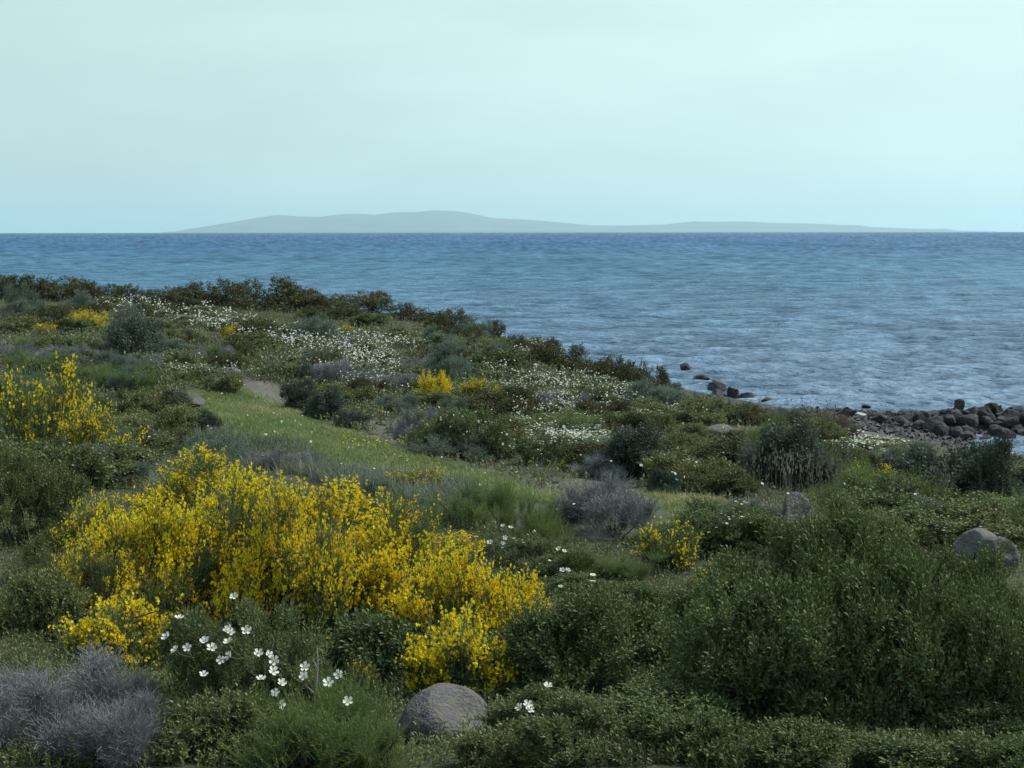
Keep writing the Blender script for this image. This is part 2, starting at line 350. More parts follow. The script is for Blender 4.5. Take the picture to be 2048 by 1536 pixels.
# ------------------------------------------------------------------ far island and air
def build_hills():
    prof = [(360,463),(390,456),(430,449),(480,441),(520,434),(556,429),(600,432),(640,433),(680,428),(720,427),(750,429),(790,424),(830,424),(870,420),
            (915,422),(950,428),(985,436),(1030,438),(1080,441),(1130,446),(1190,451),(1260,451),(1330,449),(1385,443),(1430,444),(1490,443),(1540,446),(1600,447),(1660,449),(1730,454),(1800,457),(1870,460),(1940,463)]
    D = 22000.; pu = np.array([p[0] for p in prof]); pv = np.array([p[1] for p in prof])
    nu, nd = 420, 40
    us = np.linspace(345, 1960, nu); ds = np.linspace(-1, 1, nd)
    v = np.interp(us, pu, pv); top = H + (V0 - v) / F * D
    base = -D ** 2 / (2 * RE) - 20
    X = np.broadcast_to(((us - 1024) / F * D)[None, :], (nd, nu)); Yd = ds[:, None] * 2600
    rr = np.random.default_rng(5)
    rough = np.zeros((nd, nu))
    for k in range(22):
        l = rr.uniform(250, 1500); a = rr.uniform(0, math.pi)
        rough += np.sin(6.28 / l * (X * math.cos(a) + Yd * math.sin(a)) + rr.uniform(0, 6)) * l / 1500
    sh = np.clip(1 - np.abs(ds[:, None]) ** 1.4, 0, 1)
    Z = base + (top - base)[None, :] * sh + rough * 16 * sh * (1 - np.exp(-(ds[:, None] / .45) ** 2)) 
    Y = D + Yd * np.clip((top + 60) / 300, .4, 1.2)[None, :]
    idx = np.arange(nd * nu).reshape(nd, nu)
    Q = np.stack([idx[:-1, :-1], idx[:-1, 1:], idx[1:, 1:], idx[1:, :-1]], -1).reshape(-1, 4)
    m, N, K = new_mat('island_slopes'); b = N.new('ShaderNodeBsdfPrincipled'); no = N.new('ShaderNodeTexNoise'); no.inputs['Scale'].default_value = .002
    tcn = N.new('ShaderNodeTexCoord'); K(tcn.outputs['Object'], no.inputs['Vector']); r = N.new('ShaderNodeValToRGB'); K(no.outputs[0], r.inputs[0])
    r.color_ramp.elements[0].color = lin(.045, .06, .04); r.color_ramp.elements[1].color = lin(.10, .105, .08); K(r.outputs[0], b.inputs['Base Color']); b.inputs['Roughness'].default_value = .9
    o = N.new('ShaderNodeOutputMaterial'); K(b.outputs[0], o.inputs[0])
    tag(link('hills', mesh_np('hills', np.stack([X, Y, Z], -1), Q, mats=[m], smooth=True)), 'long low island faint in haze on the horizon', 'island', kind='structure')
build_hills()

def build_haze():
    x0, x1, y0, y1, z0, z1 = -30000, 30000, -3000, 36000, -230, 420
    V = [(x, y, z) for x in (x0, x1) for y in (y0, y1) for z in (z0, z1)]
    Q = [(0, 1, 3, 2), (4, 6, 7, 5), (0, 4, 5, 1), (2, 3, 7, 6), (0, 2, 6, 4), (1, 5, 7, 3)]
    m, N, K = new_mat('sea_haze'); p = N.new('ShaderNodeVolumePrincipled'); p.inputs['Color'].default_value = (.72, .96, 1.0, 1)
    p.inputs['Density'].default_value = HAZE; p.inputs['Anisotropy'].default_value = .3
    o = N.new('ShaderNodeOutputMaterial'); K(p.outputs[0], o.inputs['Volume'])
    tag(link('haze', mesh_np('haze', V, Q, mats=[m])), 'pale blue sea haze over the water', 'haze', kind='stuff')
HAZE = 5.4e-5
build_haze()

# ------------------------------------------------------------------ plant building kit
def rots(d, spin=None, r=rng):
    """(n,3,3) matrices that carry +Z to the directions d, spun about it at random"""
    d = d / np.linalg.norm(d, axis=1, keepdims=True)
    a = np.where(np.abs(d[:, 2:3]) < .95, np.array([[0, 0, 1.]]), np.array([[1., 0, 0]]))
    x = np.cross(a, d); x /= np.linalg.norm(x, axis=1, keepdims=True); y = np.cross(d, x)
    t = r.uniform(0, 2 * math.pi, len(d)) if spin is None else spin
    c, s = np.cos(t)[:, None], np.sin(t)[:, None]
    return np.stack([x * c + y * s, -x * s + y * c, d], -1)

def leaf_quad(base, direc, up, length, width, fold=.25):
    """one leaf: base, left, tip, right"""
    direc = direc / np.linalg.norm(direc); side = np.cross(direc, up); side /= np.linalg.norm(side) + 1e-9
    nrm = np.cross(side, direc)
    mid = base + direc * length * .5
    return [base, mid + side * width / 2 + nrm * width * fold, base + direc * length - nrm * length * .08, mid - side * width / 2 + nrm * width * fold]

def sprig(kind, seed, L_=.12, n=9, ll=.03, lw=.012, angle=50, stemw=.0022):
    """template of one leafy shoot along +Z: verts, quads"""
    r = random.Random(seed); V = []; Q = []
    def add(q): b = len(V); V.extend(q); Q.append((b, b + 1, b + 2, b + 3))
    bend = np.array([r.uniform(-.15, .15), r.uniform(-.15, .15), 0])
    pos = lambda t: np.array([0, 0, L_ * t]) + bend * L_ * t * t
    if stemw > 0:
        for t0, t1 in ((0, .5), (.5, 1)):
            s = np.array([stemw, 0, 0]) * (1 - t0 * .6)
            add([pos(t0) - s, pos(t0) + s, pos(t1) + s * .7, pos(t1) - s * .7])
    for i in range(n):
        t = (.08 + .92 * (i + r.random() * .5) / n); a = i * 2.4 + r.uniform(-.3, .3)
        an = math.radians(angle * r.uniform(.7, 1.2)) * (1.05 - .5 * t)
        d = np.array([math.cos(a) * math.sin(an), math.sin(a) * math.sin(an), math.cos(an)])
        s = r.uniform(.75, 1.15) * (1 - .25 * t)
        add(leaf_quad(pos(min(t, 1)), d, np.array([0, 0, 1.]) + .01, ll * s, lw * s))
    return np.array(V), np.array(Q)

def twig_sprig(seed, L_=.14, n=7, w=.0016):
    """bare forked twiglet"""
    r = random.Random(seed); V = []; Q = []
    def rib(a, b, w0, w1):
        d = b - a; s = np.cross(d, np.array([r.uniform(-1, 1), r.uniform(-1, 1), r.uniform(-1, 1)])); s /= np.linalg.norm(s) + 1e-9
        i = len(V); V.extend([a - s * w0, a + s * w0, b + s * w1, b - s * w1]); Q.append((i, i + 1, i + 2, i + 3))
    p = np.zeros(3); d = np.array([0, 0, 1.])
    for i in range(n):
        q = p + d * L_ / n; rib(p, q, w * (1 - i / n * .5), w * (1 - (i + 1) / n * .5))
        dd = d + np.array([r.uniform(-1, 1), r.uniform(-1, 1), r.uniform(-.3, .6)]) * .9; dd /= np.linalg.norm(dd)
        e = q + dd * L_ * r.uniform(.2, .42); rib(q, e, w * .7, w * .4)
        d2 = dd + np.array([r.uniform(-1, 1), r.uniform(-1, 1), r.uniform(-.5, .8)]); d2 /= np.linalg.norm(d2)
        rib(e, e + d2 * L_ * .16, w * .5, w * .25)
        d = d + np.array([r.uniform(-1, 1), r.uniform(-1, 1), 0]) * .28; d /= np.linalg.norm(d); p = q
    return np.array(V), np.array(Q)

def flower_tpl(np_=5, R=.022, cup=.25, centre=.3):
    """open flower facing +Z: petals quads (material 0) and yellow eye (material 1)"""
    V = []; Q = []; M = []
    for k in range(np_):
        a = 2 * math.pi * k / np_; w = math.pi / np_ * 1.02
        f = lambda ang, rr, z: (math.cos(ang) * rr, math.sin(ang) * rr, z)
        b = len(V); V += [f(a, R * .08, 0), f(a - w, R * .8, R * cup), f(a, R * 1.02, R * cup * 1.15), f(a + w, R * .8, R * cup * .8)]
        Q.append((b, b + 1, b + 2, b + 3)); M.append(0)
    if centre:
        b = len(V)
        for k in range(4):
            a = math.pi / 2 * k; V.append((math.cos(a) * R * centre, math.sin(a) * R * centre, R * .2))
        Q.append((b, b + 1, b + 2, b + 3)); M.append(1)
    return np.array(V, float), np.array(Q), np.array(M)

def pea_tpl(s=.014):
    """small keeled yellow flower: standard, two wings"""
    V = [(0, 0, 0), (-.45, .1, .5), (0, -.05, 1.0), (.45, .1, .5), (0, 0, 0), (-.25, .45, .35), (-.05, .75, .55), (.05, .4, .15), (0, 0, 0), (.25, .45, .35), (.05, .75, .55), (-.05, .4, .15)]
    return np.array(V) * s * 1.25, np.array([(0, 1, 2, 3), (4, 5, 6, 7), (8, 9, 10, 11)]), np.zeros(3, int)

def place_tpl(tpls, P, R, S_, r=rng):
    """many copies of templates in one vertex/face table"""
    VV = []; QQ = []; off = 0
    ch = r.integers(0, len(tpls), len(P))
    for k, tp in enumerate(tpls):
        i = np.nonzero(ch == k)[0]
        if not len(i): continue
        V, Q = tp[0], tp[1]
        W = np.einsum('nij,vj->nvi', R[i], V) * S_[i][:, None, None] + P[i][:, None, :]
        VV.append(W.reshape(-1, 3)); q = Q[None] + (np.arange(len(i)) * len(V))[:, None, None] + off
        QQ.append(q.reshape(-1, 4)); off += len(i) * len(V)
    return np.concatenate(VV), np.concatenate(QQ)

def bush_cloud(seed, n, size, nl=16, lobe=(.24, .42), low=-.06, upb=.45, shell=(.72, 1.04), flat=1.0, ragged=.12, sub=0):
    """points and outward directions over a lumpy crown, in metres; size = (rx, ry, height)"""
    r = np.random.default_rng(seed); sz = np.array(size, float)
    th = r.uniform(0, 2 * math.pi, nl); rad = np.sqrt(r.uniform(0, 1, nl)) * .72; zc = r.uniform(.0, .74, nl) * np.sqrt(np.clip(1 - rad ** 2 * .9, 0, 1)) * flat
    C = np.stack([np.cos(th) * rad, np.sin(th) * rad, zc], 1); lr = r.uniform(*lobe, nl)
    lr = np.minimum(lr, 1.03 - np.linalg.norm(C, axis=1) * .98 + .1)
    lr = np.maximum(lr, lobe[0] * .7)
    C0 = C
    if sub:
        k = r.choice(nl, nl * sub, p=lr ** 2 / (lr ** 2).sum()); d = r.normal(0, 1, (nl * sub, 3)); d[:, 2] = np.abs(d[:, 2]) * .9 - .2; d /= np.linalg.norm(d, axis=1, keepdims=True)
        C = C[k] + d * (lr[k] * r.uniform(.75, 1.02, len(k)))[:, None]; lr = lr[k] * r.uniform(.26, .5, len(k))
        q = C[:, 2] > -.02; C = C[q]; lr = lr[q]; nl = len(C)
    w = lr ** 2; out_p = []; out_d = []; tot = 0
    while tot < n:
        m = n * 2; k = r.choice(nl, m, p=w / w.sum()); d = r.normal(0, 1, (m, 3)); d[:, 2] = np.where(r.random(m) < .75, np.abs(d[:, 2]), d[:, 2])
        d /= np.linalg.norm(d, axis=1, keepdims=True)
        p = C[k] + d * (lr[k] * (r.uniform(*shell, m)))[:, None] * np.array([1, 1, .9])
        p += r.normal(0, ragged * .25, (m, 3)) * (r.random((m, 1)) < .25)
        dd = np.linalg.norm((p[:, None] - C[None]) / 1, axis=2) / lr[None]; dd[np.arange(m), k] = 9
        ok = (dd.min(1) > r.uniform(.45, .95, m)) & (p[:, 2] > low)
        nrm = d + (p / (np.linalg.norm(p, axis=1, keepdims=True) + 1e-6)) * .45 + np.array([0, 0, upb]) + r.normal(0, .28, (m, 3))
        out_p.append(p[ok]); out_d.append(nrm[ok]); tot += ok.sum()
    p = np.concatenate(out_p)[:n]; d = np.concatenate(out_d)[:n]
    return p * sz, d / sz * sz.mean(), C0 * sz, r

def tubes(segs, sides=4):
    """tapered sticks: list of (a, b, ra, rb)"""
    V = []; Q = []
    for a, b, ra, rb in segs:
        a = np.asarray(a, float); b = np.asarray(b, float); d = b - a; l = np.linalg.norm(d)
        if l < 1e-6: continue
        R = rots(d[None], np.zeros(1))[0]; i0 = len(V)
        for p, rr in ((a, ra), (b, rb)):
            for k in range(sides):
                t = 2 * math.pi * k / sides; V.append(p + R[:, 0] * math.cos(t) * rr + R[:, 1] * math.sin(t) * rr)
        for k in range(sides): Q.append((i0 + k, i0 + (k + 1) % sides, i0 + sides + (k + 1) % sides, i0 + sides + k))
    return np.array(V), np.array(Q)

def limbs(C, size, r, base=.018, extra=2):
    segs = []
    for c in C:
        st = np.array([r.normal(0, .04) * size[0], r.normal(0, .04) * size[1], -.12]); m = st * .5 + c * .5 + r.normal(0, .05, 3) * np.array(size); m[2] = abs(m[2]) * .8
        segs += [(st, m, base, base * .65), (m, c, base * .65, base * .35)]
        for _ in range(extra):
            e = c + r.normal(0, .16, 3) * np.array(size); segs.append((c, e, base * .35, base * .12))
            e2 = m + r.normal(0, .2, 3) * np.array(size); e2[2] = abs(e2[2]); segs.append((m, e2, base * .3, base * .1))
    return segs

# colours of leaf, wood and petal
M_LENT = leaf_mat('mastic_leaves', [lin(0.049, 0.066, 0.021), lin(0.078, 0.109, 0.031), lin(0.100, 0.140, 0.046), lin(0.156, 0.206, 0.083)], rough=.6, gloss=.03, transl=.18)
M_DOME = leaf_mat('dark_dense_leaves', [lin(0.030, 0.040, 0.024), lin(0.047, 0.065, 0.040), lin(0.067, 0.096, 0.062), lin(0.119, 0.169, 0.123)], gloss=.03)
M_BROWN = leaf_mat('bronze_green_leaves', [lin(0.035, 0.034, 0.013), lin(0.057, 0.055, 0.017), lin(0.077, 0.079, 0.025), lin(0.106, 0.113, 0.034)], gloss=.03)
M_OLIVE = leaf_mat('olive_green_leaves', [lin(0.060, 0.070, 0.023), lin(0.099, 0.115, 0.037), lin(0.148, 0.170, 0.055), lin(0.238, 0.250, 0.099)], gloss=.04)
M_CIST = leaf_mat('rockrose_leaves', [lin(0.058, 0.076, 0.027), lin(0.094, 0.120, 0.045), lin(0.134, 0.167, 0.063), lin(0.191, 0.219, 0.096)], gloss=.03)
M_GREY = leaf_mat('grey_green_leaves', [lin(0.068, 0.098, 0.067), lin(0.111, 0.151, 0.105), lin(0.154, 0.201, 0.147), lin(0.224, 0.276, 0.208)], gloss=.02)
M_NEED = leaf_mat('feathery_green_needles', [lin(0.055, 0.091, 0.026), lin(0.090, 0.140, 0.039), lin(0.139, 0.198, 0.059), lin(0.218, 0.273, 0.099)], gloss=.02, transl=.3)
M_THORN = leaf_mat('dry_grey_twigs', [lin(0.103, 0.101, 0.103), lin(0.163, 0.166, 0.163), lin(0.232, 0.241, 0.241), lin(0.342, 0.368, 0.357)], gloss=0, transl=.05)
M_TAN = leaf_mat('dry_tan_twigs', [lin(0.104, 0.078, 0.058), lin(0.182, 0.143, 0.104), lin(0.260, 0.208, 0.156)], gloss=0, transl=.1)
M_BROOM = leaf_mat('broom_shoots', [lin(0.054, 0.078, 0.031), lin(0.085, 0.116, 0.048), lin(0.131, 0.168, 0.079), lin(0.185, 0.224, 0.120)], gloss=.02)
M_YEL = leaf_mat('yellow_petals', [lin(0.869, 0.467, 0.007), lin(0.900, 0.602, 0.011), lin(0.894, 0.689, 0.018), lin(0.797, 0.689, 0.045)], gloss=0, transl=.35, spread=.9)
M_WHT = leaf_mat('white_petals', [lin(.74, .76, .68), lin(.84, .85, .80)], gloss=0, transl=.3)
M_EYE = leaf_mat('yellow_stamens', [lin(.62, .42, .02), lin(.7, .55, .05)], gloss=0, transl=.1)
M_WOOD = leaf_mat('shrub_wood', [lin(.045, .035, .030), lin(.08, .065, .055)], gloss=0, transl=0)
M_GRASS = leaf_mat('meadow_blades', [lin(0.088, 0.133, 0.039), lin(0.139, 0.205, 0.062), lin(0.198, 0.251, 0.086), lin(0.316, 0.296, 0.139)], gloss=.02, transl=.35, scale=.5)
M_GREYGR = leaf_mat('grey_grass_blades', [lin(0.069, 0.098, 0.061), lin(0.115, 0.149, 0.099), lin(0.172, 0.196, 0.143), lin(0.253, 0.253, 0.187)], gloss=.0, transl=.3, scale=.6)
M_STRAW = leaf_mat('straw_stalks', [lin(0.126, 0.108, 0.083), lin(0.196, 0.180, 0.143)], gloss=0, transl=.1)

PROTO = {}
SUB = {'dome': 9, 'lentisk': 7, 'cistus': 6, 'broom': 6, 'olive': 8, 'brown': 8, 'juniper': 4, 'thorn': 3, 'grey': 5}
def sprigs_for(kind, k):
    """k = leaf coarseness (1 near, 2 middle distance, 3.6 far)"""
    q = {'lentisk': dict(L_=.20, n=11, ll=.040, lw=.017, angle=58), 'dome': dict(L_=.11, n=9, ll=.028, lw=.013, angle=60), 'cistus': dict(L_=.10, n=8, ll=.032, lw=.010, angle=58),
         'broom': dict(L_=.20, n=10, ll=.016, lw=.008, angle=45, stemw=.0022), 'grey': dict(L_=.13, n=12, ll=.030, lw=.006, angle=40),
         'olive': dict(L_=.11, n=10, ll=.030, lw=.013, angle=55), 'brown': dict(L_=.12, n=9, ll=.026, lw=.013, angle=60),
         'juniper': dict(L_=.26, n=26, ll=.032, lw=.0036, angle=42, stemw=.0016)}[kind]
    q = dict(q); c = k
    q['L_'] *= c ** .75; q['ll'] *= c; q['lw'] *= c ** 1.1; q['n'] = max(5, int(q['n'] / c ** .35))
    if c > 2: q['stemw'] = 0; q['L_'] *= .72
    return [sprig(kind, 10 + i, **q) for i in range(4)]

SPEC = {  # kind: material, sprigs at coarseness 1, lobes, lobe radii, upward bias
    'lentisk': (M_LENT, 3700, 18, (.2, .36), .7), 'dome': (M_DOME, 5600, 9, (.34, .55), .6), 'cistus': (M_CIST, 5200, 20, (.18, .34), .7), 'broom': (M_BROOM, 4200, 26, (.15, .33), .6),
    'grey': (M_GREY, 4800, 9, (.35, .55), .8), 'olive': (M_OLIVE, 4600, 18, (.2, .36), .5), 'brown': (M_BROWN, 4400, 18, (.2, .38), .5),
    'juniper': (M_NEED, 3200, 16, (.2, .36), 1.2), 'thorn': (M_THORN, 3800, 12, (.28, .48), .9), 'tan': (M_TAN, 3000, 10, (.25, .45), 1.2)}

def make_proto(kind, c, seed, flowers=0.0, fkind='white', small=False):
    """meshes of a bush of nominal size (rx, ry, h) = (.75, .75, .8) * scale"""
    mat, n, nl, lb, up = SPEC[kind]
    size = np.array((.75, .75, .85)) * (1 if c < 1.5 else 1.15 if c < 3 else 1.7)
    n = int(n / (1 if c < 1.5 else 2.0 if c < 3 else 3.6))
    if small: size = size * .46; n = int(n * .36)
    P, Dn, C, r = bush_cloud(seed, n, size, nl, lb, upb=up, sub=SUB.get(kind, 0))
    if kind in ('thorn', 'tan'): tp = [twig_sprig(30 + i, .17 * c ** .7, 7, .0017 * c) for i in range(4)]
    else: tp = sprigs_for(kind, c)
    sc = r.uniform(.7, 1.25, n)
    V, Q = place_tpl(tp, P - Dn / np.linalg.norm(Dn, axis=1, keepdims=True) * tp[0][0][:, 2].max() * .55, rots(Dn, r=r), sc, r)
    out = {'foliage': mesh_np(kind + '_foliage', V, Q, mats=[mat])}
    wv, wq = tubes(limbs(C, size, r, .016 if c < 3 else .03, 3 if c < 3 else 1), 4 if c < 3 else 3)
    out['branches'] = mesh_np(kind + '_branches', wv, wq, mats=[M_WOOD])
    if flowers > 0:
        top = np.nonzero((P[:, 2] / size[2] + r.normal(0, .15, n)) > .18)[0]
        blot = np.sin(P[:, 0] * 5.1 / size[0] + seed) * np.cos(P[:, 1] * 4.3 / size[1] + seed * 2) + .6 * np.sin(P[:, 2] * 7 + seed)
        top = top[blot[top] > -.35 + r.uniform(-.6, .6, len(top))]
        m = int(n * flowers * (1.15 if fkind == 'yellow' else 1)); base = r.choice(top, m, replace=True)
        if fkind == 'yellow':
            ft = [pea_tpl(.0165 * c ** .6)]; dn = Dn[base] / np.linalg.norm(Dn[base], axis=1, keepdims=True)
            fp = P[base] + dn * (r.uniform(-.35, .55, m) * .20 * c ** .75)[:, None]
            q_ = max(1, m // 4); k_s = r.integers(0, q_, m); fp = fp[k_s] + dn[k_s] * r.normal(0, .022 * c, (m, 1)) + r.normal(0, .009 * c, (m, 3)); dn = dn[k_s]   # blooms sit in short spikes along the shoots
            fd = dn + r.normal(0, .6, (m, 3)); V, Q = place_tpl(ft, fp, rots(fd, r=r), r.uniform(.7, 1.25, m), r)
            out['blossom'] = mesh_np('yellow_blossom', V, Q, mats=[M_YEL])
        else:
            ft = flower_tpl(5, .023 * (1 if c < 1.5 else 1.15 if c < 3 else 1.45)); dn = Dn[base] / np.linalg.norm(Dn[base], axis=1, keepdims=True)
            fp = P[base] + dn * .07 * c ** .6; fd = dn * .8 + np.array([0, -.35, .75]) + r.normal(0, .35, (m, 3))
            V, Q = place_tpl([ft], fp, rots(fd, r=r), r.uniform(.8, 1.15, m), r)
            out['blossom'] = mesh_np('white_blossom', V, Q, mats=[M_WHT, M_EYE], mi4=np.tile(ft[2], m))
    return out, size

def proto(kind, c, var, flowers=0, fkind='white', small=False):
    key = (kind, c, var, flowers, fkind, small)
    if key not in PROTO: PROTO[key] = make_proto(kind, c, 100 + var * 17 + len(kind) * 5 + int(c * 3), flowers, fkind, small)
    return PROTO[key]

NAMES = {'dome': 'dark_dome_bush', 'lentisk': 'mastic_bush', 'cistus': 'rockrose_bush', 'broom': 'broom_bush', 'grey': 'grey_green_bush', 'olive': 'evergreen_bush', 'brown': 'bronze_bush',
         'juniper': 'feathery_bush', 'thorn': 'thorny_bush', 'tan': 'dry_bush'}
GR = {'dome': 'dark rounded bushes', 'lentisk': 'dark mastic bushes', 'cistus': 'white-flowered rockrose bushes', 'broom': 'yellow-flowering broom bushes', 'grey': 'grey-green dome bushes', 'olive': 'olive-green evergreen bushes',
      'brown': 'bronze-green bushes', 'juniper': 'feathery green bushes', 'thorn': 'leafless grey thorny bushes', 'tan': 'dry tan bushes'}
used_n = {}
FOOT = []
def bush(kind, u, v, wpx, hpx, label=None, flowers=0, fkind='white', D=None, group=None, depth=.8, xyz=None, var=None, sink=.14, tilt=0):
    """a bush whose foot stands where the ray through (u, v) meets the ground, wpx x hpx pixels across and high"""
    if xyz is None:
        if D is None: x, y, z = at(u, v)
        else: x, y = (u - 1024) / F * D, D; z = g1(x, y)
    else: x, y, z = xyz
    if D is not None and xyz is None and v > 0: hpx = max(22, V0 + (H - z) * F / y - (v - hpx)) * (1.14 if y > 13.4 else 1)     # keep the crown's top where it was seen
    k = y / F; w = wpx * k / 2; h = hpx * k
    c = 1 if y < 13.5 else 2 if y < 36 else 3.6
    n_ = used_n.get((kind, c), 0); used_n[(kind, c)] = n_ + 1
    ps, size = proto(kind, c, (n_ % 3 if c > 1 else n_ % 3) if var is None else var, flowers, fkind, c == 1 and w < .42 and h < .5)
    # the crown's lobes stop short of the nominal radius
    e = link(NAMES[kind], None, loc=(x, y + w * depth * .5, z - sink * h), rz=0)
    ex = (w * 1.05 / size[0], w * 1.05 * depth / size[1], h * 1.12 / size[2])
    rz = random.choice([0, math.pi / 2, math.pi, -math.pi / 2]) if depth > .6 else random.choice([0, math.pi])
    if abs(abs(rz) - math.pi / 2) < .1: ex = (ex[1], ex[0], ex[2])
    e.rotation_euler = (0, math.radians(tilt), rz)
    for nm, me in ps.items():
        ch = link(nm, me, e, sc=ex)
        if nm == 'blossom': ch['kind'] = 'stuff'
    tag(e, label, 'shrub' if kind not in ('thorn', 'tan') else 'thorny shrub', group or GR[kind])
    FOOT.append((x, y + w * depth * .5, w))
    return e

# ------------------------------------------------------------------ the bushes one can tell apart
B = bush
# --- yellow broom in the foreground
B('broom', 300, 1285, 330, 300, 'yellow broom mass at left, above the pale grey thorny twigs', 2.6, 'yellow', D=9.9)
B('broom', 470, 1275, 380, 330, 'densest yellow broom, behind the white-flowered rockrose', 2.8, 'yellow', D=10.2)
B('broom', 700, 1290, 380, 280, 'broad yellow broom above the dark hollow in mid foreground', 2.6, 'yellow', D=10.1)
B('broom', 930, 1330, 340, 225, 'yellow broom drooping towards the half-hidden boulder, lowest right of its band', 2.4, 'yellow', D=8.7)
B('broom', 640, 1130, 420, 160, 'yellow broom along the upper edge of the band, under the grey grass', 2.2, 'yellow', D=12.2)
B('broom', 400, 1080, 340, 165, 'yellow broom at the upper left of the band with tall flowering tips', 1.9, 'yellow', D=13.0)
B('broom', 830, 1190, 300, 130, 'yellow broom on the right shoulder of the band below the feathery bush', 1.6, 'yellow', D=11.6)
B('broom', 190, 1180, 230, 190, 'thinly flowered broom at the far left edge of the band', 1.5, 'yellow', D=11.4)
B('broom', 60, 905, 250, 170, 'yellow broom on the left slope, cut by the picture edge', 1.0, 'yellow', D=17)
B('broom', 185, 940, 190, 120, 'sparse broom trailing down the left slope with few yellow flowers', .8, 'yellow', D=16.6)
B('broom', 835, 985, 130, 55, 'small broom with yellow tips at the lower edge of the meadow', .7, 'yellow')
B('broom', 1335, 1150, 140, 90, 'loose broom sprays beside the leafless grey thorny bush', .55, 'yellow', D=12.2)
B('broom', 1420, 1205, 80, 70, 'few yellow broom sprays touching the big dark mastic', .7, 'yellow', D=11)
B('broom', 720, 1420, 80, 90, 'tiny broom with a few yellow flowers left of the boulder', .25, 'yellow', D=8.2)
B('broom', 862, 803, 84, 62, 'bright golden broom in the middle of the headland under a grey-green dome', 4.2, 'yellow')
B('broom', 955, 800, 100, 45, 'half-flowered broom just right of the bright golden one', .9, 'yellow')
B('broom', 175, 662, 80, 48, 'golden broom behind the big dark dome at far left', 3.0, 'yellow')
B('broom', 82, 672, 60, 26, 'small dull yellow-green broom near the left edge', 1.2, 'yellow')
B('broom', 461, 678, 60, 24, 'low yellow broom among the white flowers on the left headland', 2.2, 'yellow')
B('broom', 112, 706, 80, 16, 'thin strip of yellow broom above the blue-grey mat at left', 1.8, 'yellow')
B('broom', 690, 668, 36, 18, 'tiny yellow broom in front of the headland crest', 1.4, 'yellow')
B('broom', 1148, 935, 42, 36, 'little golden broom tuft against the large dark bush right of the meadow', 4.0, 'yellow')
B('broom', 1238, 905, 50, 34, 'yellow broom sprig on top of the large dark bush right of the meadow', 2.2, 'yellow')
B('broom', 1288, 915, 34, 30, 'smallest yellow broom tuft on the front of the large dark bush', 3.0, 'yellow')
B('broom', 1536, 893, 44, 20, 'low yellow broom on the bright green patch near the shore', 2.6, 'yellow')
B('broom', 1748, 1015, 120, 85, 'golden-green broom behind the feathery bush at right', 2.0, 'yellow')
B('broom', 915, 1400, 210, 140, 'lowest drooping yellow broom spray just above the boulder', 2.4, 'yellow', D=8.1)
B('broom', 215, 1400, 230, 190, 'yellow broom hanging over the pale grey thorny twigs', 2.0, 'yellow', D=8.7)
B('broom', 165, 1300, 230, 230, 'yellow broom at the left end of the band beside the dark gap', 2.2, 'yellow', D=9.7)
B('broom', 560, 1300, 300, 300, 'yellow broom in the centre of the band behind the rockrose', 2.8, 'yellow', D=9.7)
B('broom', 1020, 1300, 170, 150, 'yellow broom at the right tip of the band', 2.2, 'yellow', D=9.8)
# --- big near shrubs
B('lentisk', 1560, 1400, 450, 215, 'big dark mastic in front at the lower right, its left part', D=7.05)
B('lentisk', 1800, 1400, 430, 250, 'big dark mastic in the middle of the lower right, front row', D=7.1)
B('lentisk', 2020, 1420, 360, 255, 'dark mastic bush running out of the right edge', D=7.0)
B('lentisk', 1480, 1290, 320, 160, 'mastic shoulder beside the last yellow broom sprays', D=9.2)
B('lentisk', 1690, 1290, 400, 238, 'tallest dark mastic of the lower right, back row', D=9.1)
B('lentisk', 1915, 1300, 360, 215, 'mastic behind the front row near the right edge boulders', D=9.0)
B('lentisk', 1180, 1400, 400, 200, 'grey-green mastic bush sloping between boulder and the tallest mastic', D=8.0)
B('lentisk', 1330, 1490, 260, 90, 'low leafy mastic at the bottom edge right of the boulder', D=6.9)
B('lentisk', 1660, 1510, 220, 60, 'low mastic shoots with pale leaf tips at the bottom right', D=6.8)
B('lentisk', 1960, 1510, 200, 85, 'leggy mastic in the bottom right corner', D=6.8)
B('lentisk', 760, 1420, 240, 170, 'shaded dark mastic under the broom, left of the boulder', D=8.6)
B('lentisk', 980, 1400, 200, 120, 'shaded mastic just behind the boulder', D=8.3)
B('lentisk', 1290, 1310, 240, 130, 'grey-green mastic shoulder behind the low leafy one', D=10)
B('olive', 50, 1130, 230, 230, 'tall brown-green bush on the left edge beside the yellow broom', D=12.2)
B('olive', 110, 1270, 190, 220, 'brown-green bush in the dark gap between left edge and yellow broom', D=10.7)
B('olive', 60, 1330, 190, 190, 'lower brown-green bush at the left edge above the grey twigs', D=9.2)
B('olive', 90, 1010, 190, 130, 'brown-green bush under the left slope broom', D=14.8)
B('thorn', 130, 1500, 290, 140, 'pale grey leafless thorny bush in the bottom left corner', D=6.8, depth=.9)
B('thorn', 250, 1500, 150, 125, 'narrow pale grey thorny bush touching the white-flowered rockrose', D=6.9)
B('thorn', 20, 1500, 180, 135, 'pale grey thorny bush cut by the left edge', D=6.8)
B('cistus', 440, 1500, 390, 280, 'rockrose with two dozen large white flowers in the left foreground', D=6.8)
B('cistus', 560, 1490, 200, 200, 'rockrose half behind the feathery bush in the left foreground', D=6.9)
B('cistus', 1090, 1500, 240, 100, 'low rockrose with four white flowers at the bottom right of the boulder', D=6.7)
B('juniper', 640, 1500, 250, 118, 'feathery bright green bush at the bottom beside the boulder', D=6.5)
B('juniper', 500, 1510, 200, 100, 'low feathery green bush at the bottom below the rockrose', D=6.5)
B('juniper', 940, 1065, 180, 82, 'upright feathery green bush below the meadow', D=14.5)
